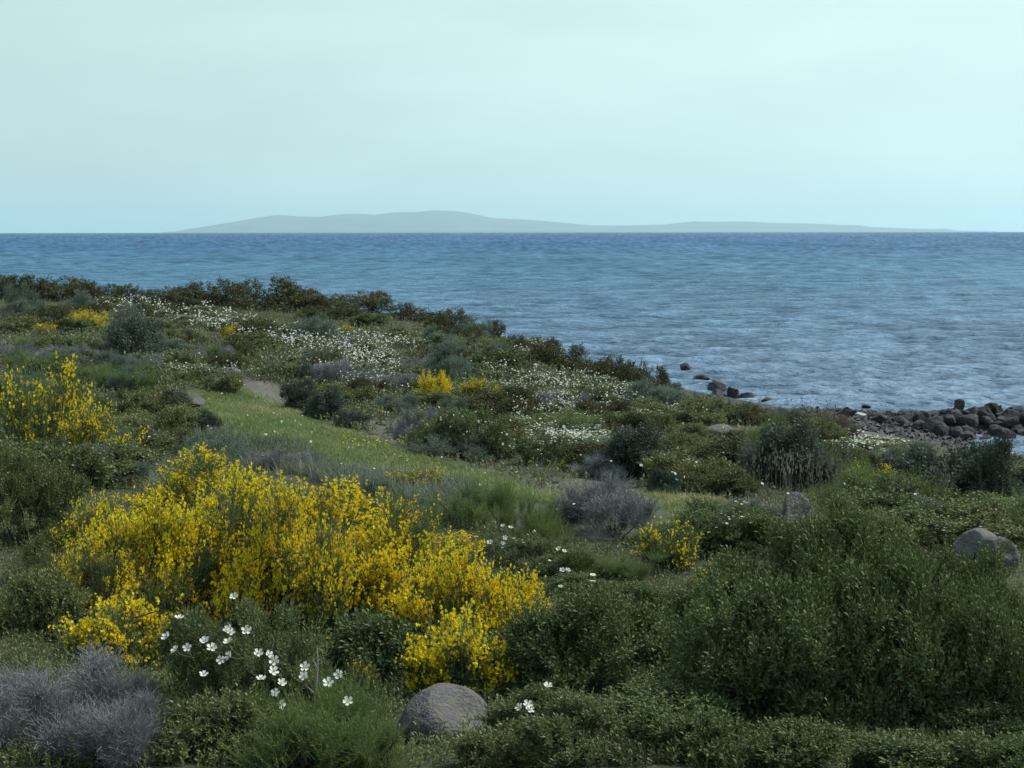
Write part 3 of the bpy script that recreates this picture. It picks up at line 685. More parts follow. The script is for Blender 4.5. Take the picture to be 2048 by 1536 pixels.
B('juniper', 1040, 1130, 200, 140, 'rounded feathery green bush above the end of the broom band', D=13)
B('juniper', 1235, 1200, 200, 90, 'soft green feathery bush between broom and grey thorns', D=11.8)
B('juniper', 1825, 1080, 160, 105, 'sloping feathery green bush in front of the golden-green broom', D=16)
B('cistus', 1090, 1230, 240, 150, 'dark rockrose with few white flowers right of the broom band', .006, D=11.8)
B('cistus', 1170, 1260, 180, 100, 'dark rockrose with two white flowers above the grey-green mastic', .005, D=11.2)
B('thorn', 1235, 1105, 240, 125, 'large purple-grey leafless thorny bush right of the feathery bushes', D=13.8)
B('grey', 1110, 1080, 120, 60, 'blue-green bush left of the purple-grey thorny one', D=14.2)
B('olive', 1350, 1120, 180, 60, 'low olive bush behind the loose broom sprays', D=13.2)
B('cistus', 1450, 1100, 200, 80, 'low rockrose in front of the grassy stalks', .03, D=13.0)
B('grey', 1480, 1050, 120, 50, 'grey-green clump in front of the green strip of grass')
# --- right middle distance
B('dome', 1615, 1015, 210, 132, 'large rounded grey-green bush with dry stalks before it', D=19.5)
B('grey', 1545, 1005, 150, 100, 'left shoulder of scrub beside the large rounded grey-green bush', D=20)
B('lentisk', 1680, 985, 110, 90, 'small dark bush squeezed behind the golden-green broom', D=22)
B('dome', 1900, 1065, 250, 158, 'large dark rounded bush at right with pale upper rim', D=17)
B('dome', 2020, 1075, 180, 160, 'dark rounded bush at right running out of the picture', D=16.6)
B('grey', 1850, 985, 160, 80, 'blue-green crest bush behind the large dark rounded bush', D=24)
B('olive', 1760, 960, 130, 48, 'olive shrub under the white flowers behind the golden-green broom', D=24)
B('brown', 1910, 960, 160, 40, 'low bronze shrub above the little bay', D=27)
B('grey', 1990, 985, 150, 55, 'blue-green bush by the little bay at the right edge', D=24)
B('dome', 1300, 965, 185, 84, 'large dark bush right of the meadow', D=20.5)
B('dome', 1220, 955, 110, 52, 'purplish dark bush left of the large dark one', D=21)
B('thorn', 1200, 960, 110, 50, 'purple-grey thorny bush at the meadow corner')
B('dome', 1330, 990, 80, 42, 'small dark bush on the green strip')
B('cistus', 1090, 930, 110, 60, 'rockrose at the lower right of the meadow', .05)
B('cistus', 870, 905, 130, 90, 'big dark rockrose beside the meadow, left half', .02)
B('cistus', 975, 920, 150, 100, 'big dark rockrose beside the meadow, right half with white flowers', .04)
B('thorn', 790, 868, 36, 22, 'small grey thorny tuft by the bare earth')
B('grey', 900, 850, 80, 50, 'grey-topped bush above the big dark rockrose')
B('olive', 1420, 915, 110, 45, 'yellowish green low bush left of the bright patch')
B('olive', 1500, 885, 90, 30, 'bright green low bush by the grey rocks near the shore')
B('tan', 1675, 870, 80, 55, 'dry tan tuft where the shrubs meet the rock spit')
B('tan', 1700, 895, 70, 45, 'grey-brown dry tuft beside the rock spit')
B('brown', 1576, 850, 150, 30, 'low rusty brown bush behind the shore grass')
B('brown', 1480, 848, 150, 34, 'low bronze mat above the shore boulders')
B('olive', 1370, 860, 160, 60, 'long green mat of scrub behind the pale rocks')
B('olive', 1300, 838, 120, 50, 'green scrub at the foot of the shore crest')
B('brown', 1180, 855, 130, 60, 'brown-green bush with white-rimmed neighbours', .0)
B('brown', 1080, 845, 150, 55, 'dark brown-green bush right of the half-flowered broom')
B('brown', 1240, 850, 100, 50, 'brown-green bush below the white-rimmed thicket')
# --- shore crest, from right to left
B('brown', 1318, 792, 74, 62, 'bronze bush at the right end of the shore crest')
B('brown', 1275, 790, 96, 67, 'bronze bush second from the right end of the shore crest')
B('brown', 1215, 775, 108, 64, 'bronze bush on the shore crest above the white flowers')
B('brown', 1150, 752, 108, 64, 'green-tipped bronze bush on the shore crest')
B('brown', 1090, 735, 96, 59, 'rounded rusty bush on the shore crest')
B('brown', 1025, 712, 72, 43, 'low rusty bush where the shore crest dips')
B('brown', 1352, 806, 70, 40, 'small bronze bush stepping down to the water beyond the crest')
B('grey', 1003, 730, 80, 40, 'grey-brown bush below the dip of the shore crest')
B('brown', 990, 678, 44, 38, 'dark bush at the seaward tip of the upper headland')
B('brown', 893, 668, 110, 52, 'dark brown-green bush on the upper headland crest')
B('grey', 940, 680, 90, 40, 'grey-green bush between the tip and the dark crest bush')
B('grey', 865, 690, 66, 34, 'small blue-green dome below the dark crest bush')
B('brown', 815, 642, 120, 38, 'low brush on the falling crest')
B('brown', 735, 624, 130, 42, 'brown brush on the crest right of the tallest thicket')
B('brown', 668, 620, 100, 32, 'small brown brush at the foot of the tallest thicket')
B('brown', 545, 621, 194, 69, 'tallest thicket of the skyline')
B('brown', 600, 618, 113, 41, 'right flank of the tallest skyline thicket')
B('brown', 455, 616, 145, 59, 'second thicket of the skyline, left of the tallest')
B('brown', 392, 616, 129, 54, 'broad skyline thicket third from the tallest')
B('brown', 340, 611, 97, 39, 'low skyline thicket by the dip')
B('brown', 243, 601, 90, 35, 'lone round bush in the skyline dip')
B('brown', 295, 606, 73, 29, 'small bush on the skyline between dip and thickets')
B('brown', 172, 601, 97, 39, 'skyline bush left of the lone round one')
B('brown', 113, 601, 145, 49, 'skyline thicket near the left edge')
B('brown', 55, 598, 113, 51, 'skyline thicket at the left edge')
B('brown', 5, 598, 113, 49, 'skyline thicket cut by the left edge')
B('grey', 20, 642, 120, 36, 'grey mound at the left edge behind the dull yellow-green broom')
B('brown', 130, 630, 112, 20, 'flat bronze shrub under the skyline at far left')
B('olive', 20, 668, 110, 36, 'olive shrub at the left edge beside the dull yellow-green broom')
B('brown', 205, 620, 112, 20, 'flat bronze shrub under the skyline dip')
B('brown', 300, 630, 134, 20, 'flat bronze shrub under the skyline thickets')
# --- left middle distance
B('grey', 44, 612, 80, 36, 'grey dome at the left edge below the skyline', D=70)
B('grey', 154, 622, 80, 38, 'blue-grey dome below the skyline at left')
B('brown', 96, 648, 100, 40, 'brown bush above the dull yellow-green broom')
B('dome', 253, 722, 130, 74, 'big dark dome with grey rim, beside the golden broom at left', D=44)
B('grey', 262, 722, 128, 90, 'blue-grey crown behind the big dark dome at left', D=46)
B('olive', 335, 690, 80, 50, 'yellow-green bush right of the big dark dome')
B('grey', 628, 686, 120, 56, 'wide grey-green dome on the middle headland')
B('grey', 897, 762, 116, 58, 'blue-green dome behind the bright golden broom', D=40)
B('brown', 890, 718, 130, 32, 'long brown bush behind the blue-green dome')
B('thorn', 692, 702, 44, 26, 'small purple-grey bush among the white flowers')
B('thorn', 427, 722, 80, 32, 'purple-grey low bush left of the white flower field')
B('brown', 350, 706, 70, 34, 'brown bush below the yellow-green one at left')
B('thorn', 290, 742, 70, 34, 'grey-brown heath beside the pinkish boulder')
B('grey', 113, 745, 150, 40, 'blue-grey mat above the left slope broom')
B('grey', 205, 760, 140, 50, 'grey-green bush on the left slope')
B('juniper', 250, 790, 140, 56, 'green feathery bush high on the left slope')
B('olive', 222, 850, 160, 80, 'green bush in the middle of the left slope')
B('olive', 310, 900, 150, 80, 'brown-green bush low on the left slope')
B('dome', 331, 836, 100, 46, 'dark brown bush beside the flat grey rock')
B('dome', 392, 866, 84, 52, 'dark bush at the left end of the meadow')
B('olive', 440, 785, 84, 44, 'green-brown bush above the meadow, left of the bare earth')
B('lentisk', 372, 770, 70, 30, 'dark tuft with white flowers above the flat grey rock')
B('dome', 597, 818, 86, 50, 'dark round bush at the upper edge of the meadow')
B('dome', 655, 838, 100, 52, 'dark bush right of the round one above the meadow')
B('dome', 702, 855, 70, 36, 'small dark bush at the meadow edge by the bare earth')
B('dome', 610, 765, 80, 34, 'dark bush below the white flower field')
B('brown', 740, 790, 90, 40, 'brown bush left of the bright golden broom')
B('cistus', 160, 990, 150, 80, 'grey-leaved rockrose between left slope and broom band', .01, D=15.5)
B('grey', 420, 925, 160, 55, 'grey feathery grass-like bush at the meadow foot')
B('thorn', 560, 940, 150, 36, 'grey thorny tangle at the lower meadow edge')
B('grey', 760, 990, 130, 30, 'blue-grey low bush between meadow and broom band')
B('grey', 260, 960, 130, 60, 'blue-grey bush at the foot of the left slope')

# ------------------------------------------------------------------ landmarks used to tell the small repeats apart
LMK = [('the bright golden broom', 862, 803), ('the big dark dome at left', 253, 722), ('the wide grey-green dome', 628, 686), ('the blue-green dome', 897, 762),
       ('the tallest skyline thicket', 545, 615), ('the headland tip', 995, 678), ('the bare earth patch', 520, 790), ('the flat grey rock', 379, 805),
       ('the big dark rockrose', 930, 915), ('the dark bush by the meadow', 1300, 965), ('the dry tan tuft', 1675, 870),
       ('the rounded grey-green bush', 1615, 1015), ('the dark right-edge bush', 1900, 1065), ('the bright green shore patch', 1520, 885),
       ('the end of the shore crest', 1318, 792), ('the rounded rusty crest bush', 1090, 735), ('the lone skyline bush', 243, 595), ('the left slope broom', 110, 900),
       ('the purple-grey thorny bush', 1235, 1105), ('the lichened boulder at right', 1965, 1120), ('the half-buried boulder', 1607, 1060), ('the meadow', 800, 930),
       ('the brown-green bush', 1180, 855), ('the far-left golden broom', 175, 662), ('the low yellow broom', 461, 678)]
LXY = []
for nm, u, v in LMK:
    x, y, z = at(u, v); LXY.append((nm, x, y))
PEND = []
def defer(o, what, x, y): PEND.append((o, what, x, y))
def settle():
    """label every deferred thing by the landmark next to it, its side and its order outwards"""
    cell = {}
    for o, what, x, y in PEND:
        best = min(LXY, key=lambda l: (l[1] - x) ** 2 + ((l[2] - y) * .6) ** 2)
        dx, dy = x - best[1], (y - best[2]) * .7
        side = ('right of' if dx > 0 else 'left of') if abs(dx) > abs(dy) else ('behind' if dy > 0 else 'in front of')
        cell.setdefault((what, side, best[0]), []).append((dx * dx + dy * dy, o))
    words = ['nearest', 'second', 'third', 'fourth', 'fifth', 'sixth', 'seventh', 'eighth', 'ninth', 'tenth']
    for (what, side, lm), l in cell.items():
        l.sort(key=lambda t: t[0])
        for i, (d, o) in enumerate(l):
            w = words[i] if i < 10 else '%dth' % (i + 1)
            o['label'] = f'{what} {side} {lm}' if len(l) == 1 else (f'{what} {side} {lm}, {w} out' if i else f'{what} {side} {lm}, nearest')

# --- low white-flowering rockroses over the middle headland
WHITE = [[(190,590),(300,600),(420,620),(560,655),(700,680),(860,690),(840,710),(700,705),(560,700),(380,660),(190,625)],
         [(560,690),(700,690),(800,735),(800,790),(690,780),(590,740)],
         [(960,745),(1180,760),(1290,800),(1290,830),(1100,800),(980,790)],
         [(1000,800),(1160,820),(1400,840),(1420,862),(1230,860),(1090,900),(1020,850)],
         [(1050,880),(1180,870),(1200,930),(1110,935)], [(1000,690),(1100,700),(1130,725),(1010,720)],
         [(1690,905),(1790,915),(1780,935),(1700,920)], [(300,735),(480,735),(480,765),(300,760)]]
CNT = [26, 16, 12, 18, 7, 4, 3, 4]
k_ = 0
for poly, cnt in zip(WHITE, CNT):
    xs, ys, zs = scatter_poly(poly, cnt)
    for x, y, z in zip(xs, ys, zs):
        w = random.uniform(.45, 1.0); k = y / F
        e = bush('cistus', 0, 0, 2 * w / k, random.uniform(.25, .5) / k, None, (.10, .20)[k_ % 2], 'white',
                 xyz=(x, y, z), group='low white-flowered rockroses over the headland', var=k_ % 2)
        defer(e, ('sparsely flowered low rockrose', 'low rockrose full of white flowers')[k_ % 2], x, y); k_ += 1

# --- scattered small scrub, none of it in the meadow or on the bare earth
FK = ['brown', 'olive', 'grey', 'lentisk', 'cistus', 'thorn', 'juniper', 'brown', 'olive', 'lentisk']
FL = {'brown': 'small bronze-green shrub', 'olive': 'small olive-green shrub', 'grey': 'small grey-green shrub', 'lentisk': 'small dark mastic', 'cistus': 'small plain rockrose', 'thorn': 'small grey thorny shrub', 'juniper': 'small feathery shrub'}
LAND = [(0,600),(120,600),(330,610),(620,618),(880,655),(1000,690),(1120,740),(1350,800),(1600,860),(1740,920),(2040,990),(2040,1110),(1500,1120),(1130,1100),(700,1010),(420,990),(150,1000),(0,1000)]
xs, ys, zs = scatter_poly(LAND, 300); cnt = 0
for x, y, z in zip(xs, ys, zs):
    if any(smooth_mask(np.array([x]), np.array([y + q]), MEADOW_W, .5)[0] > 0 for q in (0, 1, 2.2)) or any(smooth_mask(np.array([x]), np.array([y]), e, .3)[0] > 0 for e in EARTH_W) or z < .35: continue
    kd = random.choice(FK)
    if y > 45 and kd in ('juniper', 'thorn'): kd = 'brown'
    k = y / F; w = random.uniform(.3, .65) * (1 + y / 50)
    e = bush(kd, 0, 0, 2 * w / k, random.uniform(.25, .48) * (1 + y / 80) / k, None, 0, xyz=(x, y, z), group='small ' + GR[kd] + ' in the mixed scrub')
    defer(e, FL[kd], x, y)
    cnt += 1
    if cnt > 170: break

# --- shrubs along the very front, at the photographer's feet
for i, (kd, u, D, w, h) in enumerate([('thorn', 80, 6.3, 300, 120), ('thorn', 240, 6.2, 200, 110), ('olive', 420, 6.3, 260, 120), ('juniper', 600, 6.1, 260, 100), ('juniper', 740, 6.2, 160, 70),
                           ('olive', 1010, 6.2, 200, 80), ('cistus', 1150, 6.2, 260, 110), ('lentisk', 1370, 6.2, 240, 90), ('lentisk', 1600, 6.1, 220, 70), ('lentisk', 1820, 6.2, 220, 60), ('lentisk', 2010, 6.2, 200, 85)]):
    e = bush(kd, u, 0, w, h, ('grey thorny shrub in the bottom left corner', 'second grey thorny shrub along the bottom edge, beside the feathery one', 'olive shrub at the bottom edge under the flowered rockrose', 'feathery green shrub at the bottom edge left of the boulder',
        'small feathery tuft touching the left foot of the boulder', 'small olive shrub at the right foot of the boulder', 'rockrose at the bottom edge right of the boulder', 'leafy mastic at the bottom edge, nearest the boulder',
        'leafy mastic at the bottom edge, second from the boulder', 'leafy mastic at the bottom edge, third from the boulder', 'leafy mastic in the bottom right corner')[i], 0, D=D)

# ------------------------------------------------------------------ ground cover nobody could count
def clean(x, y, z, keep_meadow=False, zmin=.3):
    ok = z > zmin
    if not keep_meadow:
        for dy in (0, .5, 1.1, 1.8, 2.5): ok &= smooth_mask(x, y + dy, MEADOW_W, .25) < .5
    for e in EARTH_W: ok &= (smooth_mask(x, y, e, .2) < .6) | (rng.random(len(x)) < .12)
    return x[ok], y[ok], z[ok]
def cover(name, label, mat, kind, n, polys, coarse, hs, seed, cat='ground cover', patch=0.0, tpl=None, up=1.6, keep=False):
    xs_, ys_, zs_ = [], [], []
    for p, f in polys:
        x, y, z = scatter_poly(p, int(n * f)); x, y, z = clean(x, y, z, keep); xs_.append(x); ys_.append(y); zs_.append(z)
    x, y, z = map(np.concatenate, (xs_, ys_, zs_))
    pn = np.sin(x * .9 + seed) * np.cos(y * .6 + seed * 1.7) + .6 * np.sin(x * 2.3 + y * 1.1 + seed)
    ok = pn > patch + rng.uniform(-.5, .5, len(x)); x, y, z = x[ok], y[ok], z[ok]
    m = len(x); d = rng.normal(0, .55, (m, 3)); d[:, 2] = up
    tp = tpl or sprigs_for(kind, coarse)
    V, Q = place_tpl(tp, np.stack([x, y, z - .02], 1), rots(d), rng.uniform(*hs, m) * (np.clip(y / 32, .42, 1.3) if coarse > 2 else 1))
    tag(link(name, mesh_np(name, V, Q, mats=[mat])), label, cat, kind='stuff')
FAR_P = [(0,586),(330,600),(620,612),(880,650),(1000,680),(1120,730),(1350,790),(1340,850),(900,900),(700,860),(500,760),(300,800),(0,760)]
MID_P = [(0,720),(300,740),(500,780),(900,880),(1340,840),(1640,850),(1740,920),(2048,985),(2048,1130),(1100,1110),(800,1010),(400,960),(0,1000)]
NEAR_P = [(0,960),(400,940),(800,1000),(1100,1090),(2048,1110),(2048,1536),(0,1536)]
cover('undergrowth', 'low olive-green undergrowth between the bushes', M_OLIVE, 'olive', 16000, [(FAR_P, .5), (MID_P, .5)], 2.6, (.6, 1.5), 1, patch=-1.6)
cover('undergrowth', 'low grey-green undergrowth between the bushes', M_GREY, 'grey', 14000, [(FAR_P, .5), (MID_P, .5)], 2.6, (.6, 1.4), 2, patch=-.8)
cover('undergrowth', 'brownish undergrowth between the bushes', M_BROWN, 'brown', 14000, [(FAR_P, .6), (MID_P, .4)], 2.6, (.6, 1.4), 3, patch=-.9)
cover('undergrowth', 'leafy undergrowth beneath the near bushes', M_CIST, 'cistus', 17000, [(NEAR_P, 1)], .95, (.6, 1.3), 4, patch=-2)
cover('undergrowth', 'mixed green undergrowth at the photographer\'s feet', M_OLIVE, 'olive', 12000, [(NEAR_P, 1)], .95, (.6, 1.2), 5, patch=-1)

def side_cover(name, label, mat, kind, n, seed):
    # the same scrub carries on beyond both sides of the view
    y = rng.uniform(2, 34, n) ** 1.0; sd = rng.choice([-1, 1], n); x = sd * (y * .40 + .5 + rng.uniform(0, 1, n) ** 1.3 * (6 + y * .45)); z = ground(x, y)
    ok = z > .3; x, y, z = x[ok], y[ok], z[ok]; m = len(x); d = rng.normal(0, .5, (m, 3)); d[:, 2] = 1.5
    hs = rng.uniform(.8, 1.5, m) * (1 + .9 * np.maximum(0, np.sin(x * 1.3 + seed) * np.cos(y * 1.1 + seed)))
    V, Q = place_tpl(sprigs_for(kind, 1.3), np.stack([x, y, z - .02], 1), rots(d), hs * np.clip(y / 11, .6, 1.5))
    tag(link(name, mesh_np(name, V, Q, mats=[mat])), label, 'ground cover', kind='stuff')
side_cover('undergrowth', 'olive scrub carrying on beside the view', M_OLIVE, 'olive', 17000, 1)
side_cover('undergrowth', 'dark scrub carrying on beside the view', M_LENT, 'cistus', 15000, 2)
side_cover('undergrowth', 'grey-green scrub carrying on beside the view', M_GREY, 'grey', 11000, 3)

def blades(seed, n=7, h=.08, w=.004, lean=.5):
    r = random.Random(seed); V = []; Q = []
    for i in range(n):
        a = r.uniform(0, 6.28); l = r.uniform(.1, lean); hh = h * r.uniform(.5, 1.2); o = np.array([r.uniform(-1, 1), r.uniform(-1, 1), 0]) * h * .5
        d = np.array([math.cos(a) * l, math.sin(a) * l, 1]) * hh; s = np.array([-math.sin(a), math.cos(a), 0]) * w
        b = len(V); V += [o - s, o + s, o + d * .55 + s * .7, o + d * .55 - s * .7, ]; Q.append((b, b + 1, b + 2, b + 3))
        b = len(V); V += [o + d * .55 - s * .7, o + d * .55 + s * .7, o + d + np.array([math.cos(a), math.sin(a), -.2]) * hh * l * .4 + s * .1, o + d + np.array([math.cos(a), math.sin(a), -.2]) * hh * l * .4 - s * .1]; Q.append((b, b + 1, b + 2, b + 3))
    return np.array(V), np.array(Q)
MEADOW2 = [MEADOW, [(1330,1000),(1440,1000),(1480,1030),(1400,1050)], [(400,780),(470,770),(560,800),(640,850),(600,900),(470,900)]]
cover('grass', 'short green turf of the meadow', M_GRASS, '', 15000, [(p, f) for p, f in zip(MEADOW2, (.72, .08, .2))], 1, (.6, 1.3), 6, 'grass', -9, [blades(i, 9, .075, .005, .8) for i in range(4)], 2.5, True)
GREYG = [[(380,860),(600,890),(680,950),(560,950),(380,930)], [(560,930),(860,960),(1000,1000),(860,1010),(700,990)], [(330,940),(420,930),(400,1000),(300,1000)], [(100,690),(240,700),(330,760),(200,780),(60,740)]]
cover('grass', 'long grey-green grass fringing the meadow', M_GREYGR, '', 3600, [(p, .25) for p in GREYG], 1, (.6, 1.3), 7, 'grass', -1.2, [blades(20 + i, 9, .20, .005, .7) for i in range(4)], 3, True)
STRAW = [[(1470,960),(1720,960),(1700,1060),(1500,1060)], [(1860,1000),(1900,1000),(1900,1060),(1860,1060)], [(640,585),(705,600),(700,612),(640,604)], [(1500,835),(1700,850),(1700,870),(1520,850)], [(440,592),(500,592),(500,604),(440,604)], [(1350,1040),(1560,1050),(1500,1110),(1380,1100)]]
def stalk(seed, h=.6, w=.0028):
    r = random.Random(seed); V = []; Q = []; p = np.zeros(3)
    for i in range(4):
        q = p + np.array([r.uniform(-.05, .05), r.uniform(-.05, .05), .25]) * h; s = np.array([w, 0, 0]) * (1 - i * .2); b = len(V)
        V += [p - s, p + s, q + s * .8, q - s * .8]; Q.append((b, b + 1, b + 2, b + 3)); p = q
    for i in range(3):
        q = np.array([r.uniform(-.04, .04), r.uniform(-.04, .04), r.uniform(.7, 1.05) * h]); b = len(V); V += [q, q + (.012, 0, .02), q + (0, 0, .05), q + (-.012, 0, .02)]; Q.append((b, b + 1, b + 2, b + 3))
    return np.array(V), np.array(Q)
cover('dry_stalks', 'tall thin dry stalks standing among the bushes', M_STRAW, '', 520, [(p, f) for p, f in zip(STRAW, (.42, .06, .12, .18, .08, .14))], 1, (.55, 1.25), 8, 'dry grass', -9, [stalk(i) for i in range(4)], 6)

def flecks(name, label, polys, n, size, mat, hr, seed, eye=False):
    X = []
    for p, f in polys: X.append(np.stack(scatter_poly(p, int(n * f)), 1))
    P = np.concatenate(X); pn = np.sin(P[:, 0] * 1.7 + seed) * np.cos(P[:, 1] * .8 + seed) + .5 * np.sin(P[:, 0] * 4 + P[:, 1] * 2.2)
    pn = pn + .7 * np.sin(P[:, 0] * 6.1 + seed) * np.sin(P[:, 1] * 3.3 + P[:, 0])
    P = P[pn > .25 + rng.uniform(-.35, .35, len(P))]
    sc = np.clip(P[:, 1] / 38, .75, 1.9) if size is None else np.full(len(P), size)
    P[:, 2] += rng.uniform(*hr, len(P)); ft = flower_tpl(5, .022); m = len(P)
    d = rng.normal(0, .45, (m, 3)) + np.array([0, -.5, .8])
    V, Q = place_tpl([ft], P, rots(d), sc * rng.uniform(.8, 1.2, m))
    tag(link(name, mesh_np(name, V, Q, mats=mat, mi4=np.tile(ft[2], m))), label, 'wildflowers', kind='stuff')
WP = [(p, f) for p, f in zip(WHITE, (.33, .2, .13, .18, .04, .05, .02, .02))]
flecks('white_flowers', 'white flowers dotted thickly over the middle headland', WP, 8000, None, [M_WHT, M_EYE], (.22, .52), 3)
flecks('white_flowers', 'stray white flowers among the dark scrub', [(LAND, 1)], 420, None, [M_WHT, M_EYE], (.25, .5), 5)
flecks('yellow_flowers', 'tiny yellow flowers in the turf', [([(670,865),(760,875),(870,900),(860,935),(690,900)], .6), (MEADOW, .4)], 300, .55, [M_YEL, M_YEL], (.04, .12), 6)

# ------------------------------------------------------------------ rocks
def rock_mat(name, cols, lichen=None, scale=6):
    m, N, K = new_mat(name); tcn = N.new('ShaderNodeTexCoord'); oi = N.new('ShaderNodeObjectInfo')
    def noise(s_, d=6):
        q = N.new('ShaderNodeTexNoise'); q.inputs['Scale'].default_value = s_; q.inputs['Detail'].default_value = d; K(tcn.outputs['Object'], q.inputs['Vector']); return q.outputs[0]
    ad = N.new('ShaderNodeMath'); ad.operation = 'MULTIPLY_ADD'; K(oi.outputs['Random'], ad.inputs[0]); ad.inputs[1].default_value = .4; 
    sb = N.new('ShaderNodeMath'); sb.operation = 'SUBTRACT'; K(noise(scale), sb.inputs[0]); sb.inputs[1].default_value = .2; K(sb.outputs[0], ad.inputs[2])
    r = N.new('ShaderNodeValToRGB'); K(ad.outputs[0], r.inputs[0]); e = r.color_ramp.elements; e[0].position = .2; e[0].color = cols[0]; e[1].position = .85; e[1].color = cols[-1]
    if len(cols) > 2: q = e.new(.5); q.color = cols[1]
    c = r.outputs[0]
    if lichen:
        mr = N.new('ShaderNodeMapRange'); K(noise(scale * 1.7, 8), mr.inputs[0]); mr.inputs[1].default_value = .52; mr.inputs[2].default_value = .6
        x = N.new('ShaderNodeMix'); x.data_type = 'RGBA'; K(mr.outputs[0], x.inputs[0]); K(c, x.inputs[6]); x.inputs[7].default_value = lichen; c = x.outputs[2]
    b = N.new('ShaderNodeBsdfPrincipled'); K(c, b.inputs['Base Color']); b.inputs['Roughness'].default_value = .8; b.inputs['Specular IOR Level'].default_value = .3
    bu = N.new('ShaderNodeBump'); bu.inputs['Strength'].default_value = .7; bu.inputs['Distance'].default_value = .06; K(noise(scale * 3.5, 8), bu.inputs['Height']); K(bu.outputs[0], b.inputs['Normal'])
    o = N.new('ShaderNodeOutputMaterial'); K(b.outputs[0], o.inputs[0]); return m
MR_DARK = rock_mat('dark_basalt', [lin(.017, .0155, .0165), lin(.038, .036, .038), lin(.10, .095, .098)], scale=3)
MR_GREY = rock_mat('grey_boulder', [lin(.06, .057, .057), lin(.11, .105, .102), lin(.17, .162, .155)], lichen=lin(.14, .13, .09), scale=3)
MR_PALE = rock_mat('pale_stone', [lin(.35, .34, .36), lin(.62, .6, .6)], scale=4)
import bmesh
def rock_mesh(name, seed, mat, ang=6, sub=4, smooth=True, rough=.05):
    r = np.random.default_rng(seed); bm = bmesh.new(); bmesh.ops.create_icosphere(bm, subdivisions=sub, radius=1)
    V = np.array([v.co[:] for v in bm.verts]); n0 = V / np.linalg.norm(V, axis=1, keepdims=True)
    for _ in range(ang):                      # flat cleaved faces
        d = r.normal(0, 1, 3); d /= np.linalg.norm(d); c = r.uniform(.42, .75); q = V @ d; k = q > c; V[k] -= np.outer((q[k] - c) * .93, d)
    for f_, a_ in ((1.7, .10), (3.5, .05), (8, rough * .5), (17, rough * .25)):
        w = r.normal(0, f_, (3, 3)); ph = r.uniform(0, 6, 3); q = np.sin(n0 @ w + ph).prod(1) + .5 * np.sin(n0 @ w[::-1] * 1.3 + ph).sum(1) / 2
        V += n0 * (q * a_)[:, None]
    for v, c in zip(bm.verts, V): v.co = c
    me = bpy.data.meshes.new(name); bm.to_mesh(me); bm.free(); me.materials.append(mat)
    if smooth: me.polygons.foreach_set('use_smooth', np.ones(len(me.polygons), bool))
    return me
RK = {('dark', i): rock_mesh('rock', 50 + i, MR_DARK, 9, 3, False) for i in range(9)}
RK.update({('grey', i): rock_mesh('boulder', 80 + i, MR_GREY, 4, 4) for i in range(4)})
RK.update({('pale', i): rock_mesh('stone', 95 + i, MR_PALE, 7, 3, False) for i in range(3)})
def rock(kind, i, x, y, z, size, label=None, group=None, name='rock', rot=None, cat='rock'):
    o = link(name, RK[(kind, i)], loc=(x, y, z), sc=size); o.rotation_euler = rot or (random.uniform(-.3, .3), random.uniform(-.3, .3), random.uniform(0, 6.28))
    return tag(o, label, cat, group)
def rock_px(kind, i, u, v, wpx, hpx, label, D=None, name='rock', cat='rock', lift=.3, zz=None, group=None, rot=None):
    """(u, v) is the foot of the rock"""
    if zz is not None: y = (H - zz) * F / (v - V0); x = (u - 1024) / F * y; z = zz
    elif D: y = D; x = (u - 1024) / F * y; z = g1(x, y)
    else: x, y, z = at(u, v)
    k = y / F
    return rock(kind, i, x, y + wpx * k * .3, z + hpx * k * lift, (wpx * k * .52, wpx * k * .42, hpx * k * .72), label, group, name, rot or (0, 0, random.uniform(0, 6)), cat)
# foreground and meadow boulders
rock_px('grey', 0, 890, 1500, 200, 105, 'large rounded brown-grey boulder half hidden at the bottom edge', D=6.95, name='boulder', cat='boulder', rot=(0, 0, .6), lift=.05)
rock_px('grey', 1, 1607, 1072, 126, 84, 'half-buried grey boulder below the large rounded grey-green bush', D=13.4, name='boulder', cat='boulder', lift=.35)
rock_px('grey', 2, 1968, 1130, 118, 58, 'grey lichened boulder at the right edge behind the tallest mastic', D=12.5, name='boulder', cat='boulder', lift=.35)
rock_px('grey', 3, 2005, 1140, 100, 58, 'darker boulder touching the grey lichened boulder at the right edge', D=12.2, name='boulder', cat='boulder', lift=.3)
rock_px('grey', 3, 261, 724, 24, 20, 'small pinkish boulder at the foot of the big dark dome', name='boulder', cat='boulder', D=42)
rock_px('grey', 1, 379, 812, 56, 16, 'flat grey rock at the upper end of the meadow')
rock_px('grey', 2, 461, 750, 42, 14, 'pale flat rock among white flowers above the bare earth')
rock_px('grey', 0, 1390, 965, 34, 28, 'brown boulder beside the large dark bush right of the meadow', name='boulder', cat='boulder')
rock_px('grey', 2, 1445, 872, 70, 18, 'long purplish rock slab behind the yellowish green low bush')
rock_px('grey', 3, 1395, 866, 40, 14, 'smaller purplish slab left of the long one')
rock_px('grey', 1, 900, 818, 30, 16, 'grey rock above the big dark rockrose')
rock_px('grey', 0, 680, 775, 36, 10, 'flat pale stone under the white flower field')
rock_px('grey', 2, 1785, 916, 44, 30, 'pale rounded boulder at the landward end of the rock spit', name='boulder', cat='boulder')
rock_px('grey', 1, 1830, 920, 44, 18, 'pale low boulder right of the rounded one by the spit', name='boulder', cat='boulder')
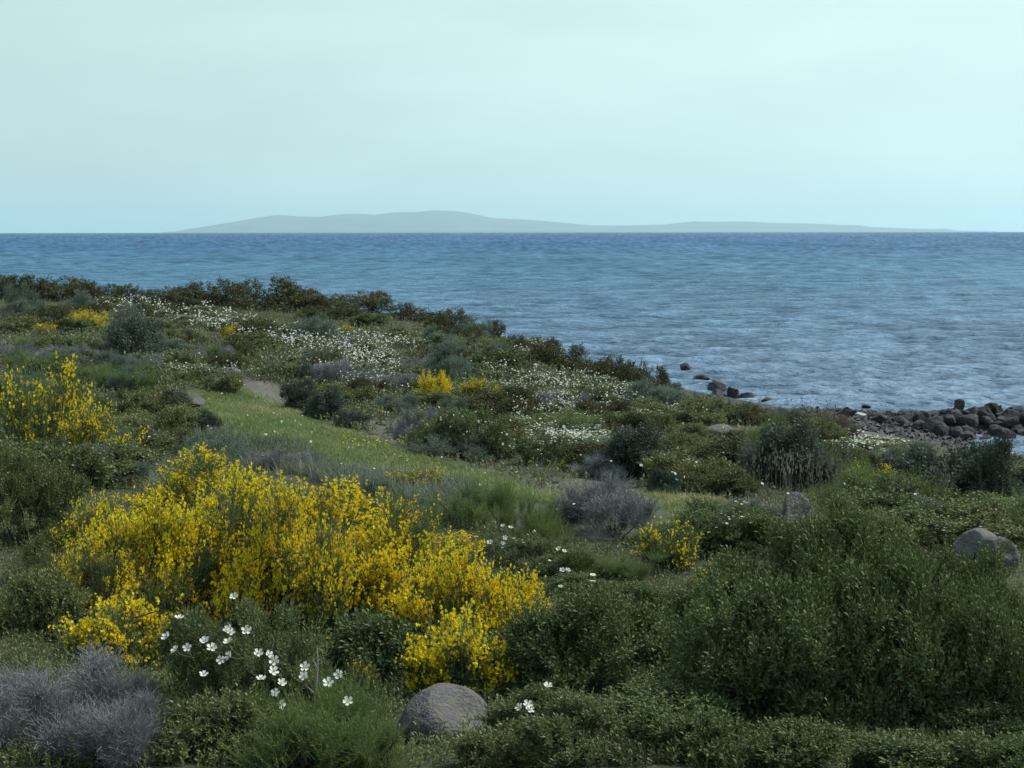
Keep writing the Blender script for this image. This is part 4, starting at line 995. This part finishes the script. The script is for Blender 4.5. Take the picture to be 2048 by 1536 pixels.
# rocks standing in the sea
for u, v, w, h, lb in [(1372, 740, 22, 13, 'farthest dark rock standing alone in the sea'), (1402, 758, 26, 7, 'flat dark rock awash between shore and the farthest rock'), (1437, 782, 30, 17, 'dark rock heading the shore cluster'),
        (1469, 796, 34, 20, 'round dark rock in the middle of the shore cluster'), (1493, 802, 32, 16, 'purplish rock at the right of the shore cluster'), (1442, 795, 34, 12, 'low dark rock below the head of the shore cluster'),
        (1536, 810, 26, 12, 'small black rock off the shore right of the cluster'), (1558, 810, 30, 6, 'flat rock awash beside the small black rock'), (1601, 810, 16, 9, 'tiny black rock above the shore grass'),
        (1734, 816, 14, 5, 'smallest rock awash before the rock spit'), (1972, 928, 30, 22, 'rounded dark rock in the little bay'), (1930, 928, 28, 16, 'dark rock left of the rounded one in the little bay'), (1895, 922, 26, 14, 'low dark rock at the inner corner of the little bay')]:
    rock_px('dark', random.randrange(9), u, v, w * 1.35, h * 1.5, lb, zz=0.0, lift=.15)
# the spit: individual dark boulders, bigger along its inner wall
SPIT = []
rs_ = np.random.default_rng(21); tries = 0
while len(SPIT) < 270 and tries < 20000:
    tries += 1
    x = rs_.uniform(10.2, 19.5); y = rs_.uniform(38.6, 45.3)
    if x > 17.3 and rs_.random() < .6: continue
    lo = 39.0 + max(0, (12.4 - x)) * 1.2; hi = 45.2 - max(0, x - 12) * .05
    if not lo < y < hi: continue
    t = (y - lo) / (hi - lo); sz = (.25 * (1 - t) + .12) * rs_.uniform(.55, 1.2) * (1 if x > 12.2 else .78)
    if any((x - a) ** 2 + (y - b) ** 2 < (.5 * (sz + c)) ** 2 for a, b, c in SPIT): continue
    SPIT.append((x, y, sz))
for i, (x, y, sz) in enumerate(SPIT):
    wall = math.exp(-((y - 41.0) / 1.2) ** 2) * (1 if x > 12.8 else .3)
    z = max(g1(x, y), -.12) + sz * .25 + wall * .16
    pale = rs_.random() < .035
    kd = 'pale' if pale else 'dark'
    spit_n = i
    lb = 'small pale stone among the dark rocks of the spit' if pale else ('large dark angular boulder of the rock spit' if sz > .24 else 'middling dark rock of the rock spit' if sz > .16 else 'small dark stone of the rock spit')
    rock(kd, i % (3 if pale else 9), x, y, z, (sz * rs_.uniform(.9, 1.25) * (.6 if pale else 1), sz * rs_.uniform(.8, 1.1) * (.6 if pale else 1), sz * rs_.uniform(.65, 1.0) * (.5 if pale else 1)), lb,
         {'small pale': 'pale stones on the rock spit', 'large dark': 'large boulders of the rock spit', 'middling d': 'middling rocks of the rock spit', 'small dark': 'small stones of the rock spit'}[lb[:10]])
for x, y, s_ in [(x, y, .20 + .12 * rs_.random()) for x in np.arange(13.0, 18.5, .55) for y in (40.2, 41.2)]:
    x += rs_.uniform(-.15, .15); y += rs_.uniform(-.2, .2)
    rock('dark', rs_.integers(0, 9), x, y, .36 + (y - 40.2) * .15 + rs_.uniform(-.06, .06), (s_, s_ * .9, s_ * .8), 'large dark boulder stacked on top of the spit wall', 'boulders stacked on top of the spit wall')
rock('dark', 4, (1917 - 1024) / F * 42, 42, .62, (.2, .2, .28), 'tall grey boulder poking up highest from the rock spit', cat='boulder')
def zone(x, y):
    return ('landward end' if x < 12.3 else 'near third' if x < 14.2 else 'middle' if x < 16 else 'outer part'), ('open-sea side' if y > 43.4 else 'crest' if y > 41.2 else 'inner side')
for o in list(COL.objects):
    g_ = str(o.get('group', ''))
    if 'rock spit' in g_ or 'spit wall' in g_:
        a_, b_ = zone(o.location.x, o.location.y); o['label'] = o['label'].replace(' of the rock spit', '').replace(' on top of the spit wall', '').replace(' among the dark rocks of the spit', '') + f', {b_} of the rock spit, {a_}'
        o['group'] = g_ + f', {b_}, {a_}'
sx_ = rng.uniform(9.6, 18.5, 2600); sy_ = rng.uniform(36.5, 45.6, 2600); sz_ = ground(sx_, sy_); ok = (sz_ > -.1) & (sz_ < .55)
ico = [(0, 0, 1), (.9, 0, .1), (0, .8, 0), (-.9, .1, .1), (0, -.9, 0), (0, 0, -.8)]; io = [(0, 1, 2, 0), (0, 2, 3, 0), (0, 3, 4, 0), (0, 4, 1, 0)]
tpS = [(np.array(ico) * rng.uniform(.75, 1.2, (6, 3)), np.array([(1, 2, 5, 5), (2, 3, 5, 5), (3, 4, 5, 5), (4, 1, 5, 5)] + [(a_, b_, c_, c_) for a_, b_, c_, d_ in io])) for _ in range(5)]
m_ = int(ok.sum()); Vs, Qs = place_tpl(tpS, np.stack([sx_[ok], sy_[ok], sz_[ok] + .02], 1), rots(rng.normal(0, 1, (m_, 3)) + [0, 0, 1.5]), rng.uniform(.04, .13, m_))
tag(link('shingle', mesh_np('shingle', Vs, F3=Qs[:, :3], mats=[MR_DARK])), 'dark shingle between the boulders of the spit', 'shingle', kind='stuff')
# loose stones in the turf
for u, v, w in [(645, 860, 22), (598, 838, 16), (560, 905, 16), (1000, 965, 18), (1040, 978, 14), (760, 850, 26), (745, 870, 20), (1110, 968, 18), (1140, 985, 30), (1150, 1000, 22), (1240, 985, 18), (1075, 955, 14), (1290, 995, 16), (480, 850, 14), (890, 945, 12), (1205, 970, 16)]:
    o = rock_px('grey', random.randrange(4), u, v, w, w * .32, None, name='stone', cat='stone', group='loose stones in the turf', lift=.2)
    defer(o, 'loose pale stone', o.location.x, o.location.y)

# ------------------------------------------------------------------ large white rockrose flowers one can count
def big_flower(seed):
    r = random.Random(seed); V = []; Q = []; Rr = .0245
    for k in range(5):
        a0 = 2 * math.pi * k / 5; nu, nv = 5, 5; b = len(V); tw = r.uniform(-.12, .12)
        for j in range(nv):
            t = j / (nv - 1); rad = Rr * (.06 + .94 * t); half = .72 * math.sin(min(1, t * 1.15 + .08) * math.pi * .62)
            for i in range(nu):
                s = (i / (nu - 1) - .5) * 2; notch = -.10 * Rr * math.exp(-(s / .3) ** 2) * t ** 4
                rr = rad * (1 - .16 * s * s * t) + notch; a = a0 + s * half * (.55 + .45 * t) / max(.45, t + .25) * .75
                zz = Rr * (.42 * t ** 1.6 + .05 * math.sin(9 * t + k) * t + .05 * r.uniform(-1, 1) * t + tw * s * t)
                V.append((math.cos(a) * rr, math.sin(a) * rr, zz))
        for j in range(nv - 1):
            for i in range(nu - 1): q = b + j * nu + i; Q.append((q, q + 1, q + nu + 1, q + nu))
    pet = mesh_np('petals', V, Q, mats=[M_WHT], smooth=True)
    V = []; Q = []
    for i in range(34):
        a = r.uniform(0, 6.28); rd = Rr * .24 * math.sqrt(r.random()); c = np.array([math.cos(a) * rd, math.sin(a) * rd, Rr * r.uniform(.16, .36)]); s = .0016
        b = len(V); V += [c + (s, 0, 0), c + (0, s, s), c - (s, 0, 0), c - (0, s, s)]; Q.append((b, b + 1, b + 2, b + 3))
    return pet, mesh_np('stamens', np.array(V), Q, mats=[M_EYE])
BF = [big_flower(i) for i in range(4)]
_v, _q = tubes([((0, 0, 0), (.004, 0, -.035), .0012, .0013), ((.004, 0, -.035), (.02, .035, -.10), .0013, .0016)], 4)
STEM = mesh_np('flower_stem', _v, _q, mats=[M_CIST])
def hero_flowers(parent, cx, cy, cz, rx, ry, rz_, spots):
    Mi = Matrix.Rotation(-parent.rotation_euler.z, 4, 'Z') @ Matrix.Translation(-parent.location)
    for n_, (u, v, tw, up_) in enumerate(spots):
        d = np.array([(u - 1024) / F, 1, -(v - V0) / F]); o = np.array([0, 0, H]) - np.array([cx, cy, cz]); q = np.array([rx, ry, rz_])
        a = ((d / q) ** 2).sum(); b = 2 * (d * o / q ** 2).sum(); c = ((o / q) ** 2).sum() - 1; disc = b * b - 4 * a * c
        t = (-b - math.sqrt(disc)) / (2 * a) if disc > 0 else -b / (2 * a)
        if u > 535 and 1325 < v and cx < -1: t = 6.42; disc = 1
        p = np.array([0, 0, H]) + d * (t - .05 if disc > 0 else (cy - ry * .55))
        nrm = Vector((tw, -1.0 + abs(up_) * .3, up_)).normalized()
        f = link('flower', BF[n_ % 4][0], parent); st = link('stamens', BF[n_ % 4][1], f); link('stem', STEM, f)
        f.matrix_basis = Mi @ Matrix.Translation(Vector(p)) @ nrm.to_track_quat('Z', 'Y').to_matrix().to_4x4() @ Matrix.Rotation(n_ * .7, 4, 'Z') @ Matrix.Scale(.92 + .25 * ((n_ * 37) % 10) / 10, 4)
by_label = {o.get('label'): o for o in COL.objects}
SP = [(467,1193,0,.9),(358,1236,.2,3),(455,1258,-.5,1.2),(460,1264,.4,1),(492,1261,.1,.8),(409,1281,-.2,1.2),(374,1295,0,.6),(422,1296,.3,1),(456,1283,-.4,1.5),(350,1299,-.8,1.2),(440,1319,.2,.3),(458,1312,-.9,.8),
      (516,1306,.2,.9),(537,1309,.8,1),(548,1321,0,.5),(332,1273,-.6,1),(406,1349,.3,1.5),(545,1343,.7,1),(521,1358,.2,2.2),(562,1366,.6,1.2),(550,1386,0,.8),(560,1408,1.6,.3),(609,1334,0,.7),(607,1352,-.2,.6),(480,1411,0,1),(507,1423,.3,1),(676,1348,0,.4),(655,1366,.2,.8),(695,1403,.1,.8)]
e = by_label['rockrose with two dozen large white flowers in the left foreground']
k = 6.9 / F; hero_flowers(e, e.location.x, e.location.y, e.location.z, 270 * k, 175 * k, 285 * k, SP)
e = by_label['low rockrose with four white flowers at the bottom right of the boulder']
k = 6.8 / F; hero_flowers(e, e.location.x, e.location.y, e.location.z, 130 * k, 110 * k, 105 * k, [(1038,1415,-.7,1),(1055,1410,.2,1.2),(1058,1420,.5,1.2),(1113,1416,0,.5),(1128,1400,.3,1.5),(1061,1449,.5,2),(1095,1372,.2,1.5),(1172,1404,.2,1.6)])
e = by_label['rounded feathery green bush above the end of the broom band']
e2 = by_label['dark rockrose with few white flowers right of the broom band']
k = 11.8 / F; hero_flowers(e2, e2.location.x, e2.location.y, e2.location.z, 140 * k, 120 * k, 165 * k, [(1005,1052,-.3,1.5),(1021,1056,.2,2),(1010,1076,0,.8),(1005,1087,.1,1),(979,1085,-.2,1),(1117,1098,-.6,1.2),(1128,1103,.4,1.4),(1124,1141,0,1),(1135,1141,.5,1.2),(1170,1214,.1,.6),(1223,1211,.6,.8),(958,1140,0,1.2)])

# dead upright stem in the foreground
segs = []; k = 6.5 / F; bx_, by_ = (645 - 1024) * k, 6.5; zb = g1(bx_, by_)
p = np.array([bx_, by_, zb])
for i in range(8):
    q = p + np.array([random.uniform(-.012, .006), random.uniform(-.01, .01), .062]); segs.append((p, q, .009 - i * .0007, .0083 - i * .0007)); p = q
    if i > 3: segs.append((q, q + np.array([random.uniform(-.06, .06), random.uniform(-.04, .04), .05]), .003, .001))
V, Q = tubes(segs, 6)
M_DEAD = leaf_mat('weathered_wood', [lin(.22, .20, .18), lin(.34, .32, .30)], gloss=0, transl=0)
tag(link('dead_stem', mesh_np('dead_stem', V, Q, mats=[M_DEAD])), 'bleached upright dead stem in the feathery bush at the bottom', 'dead stem')
settle()
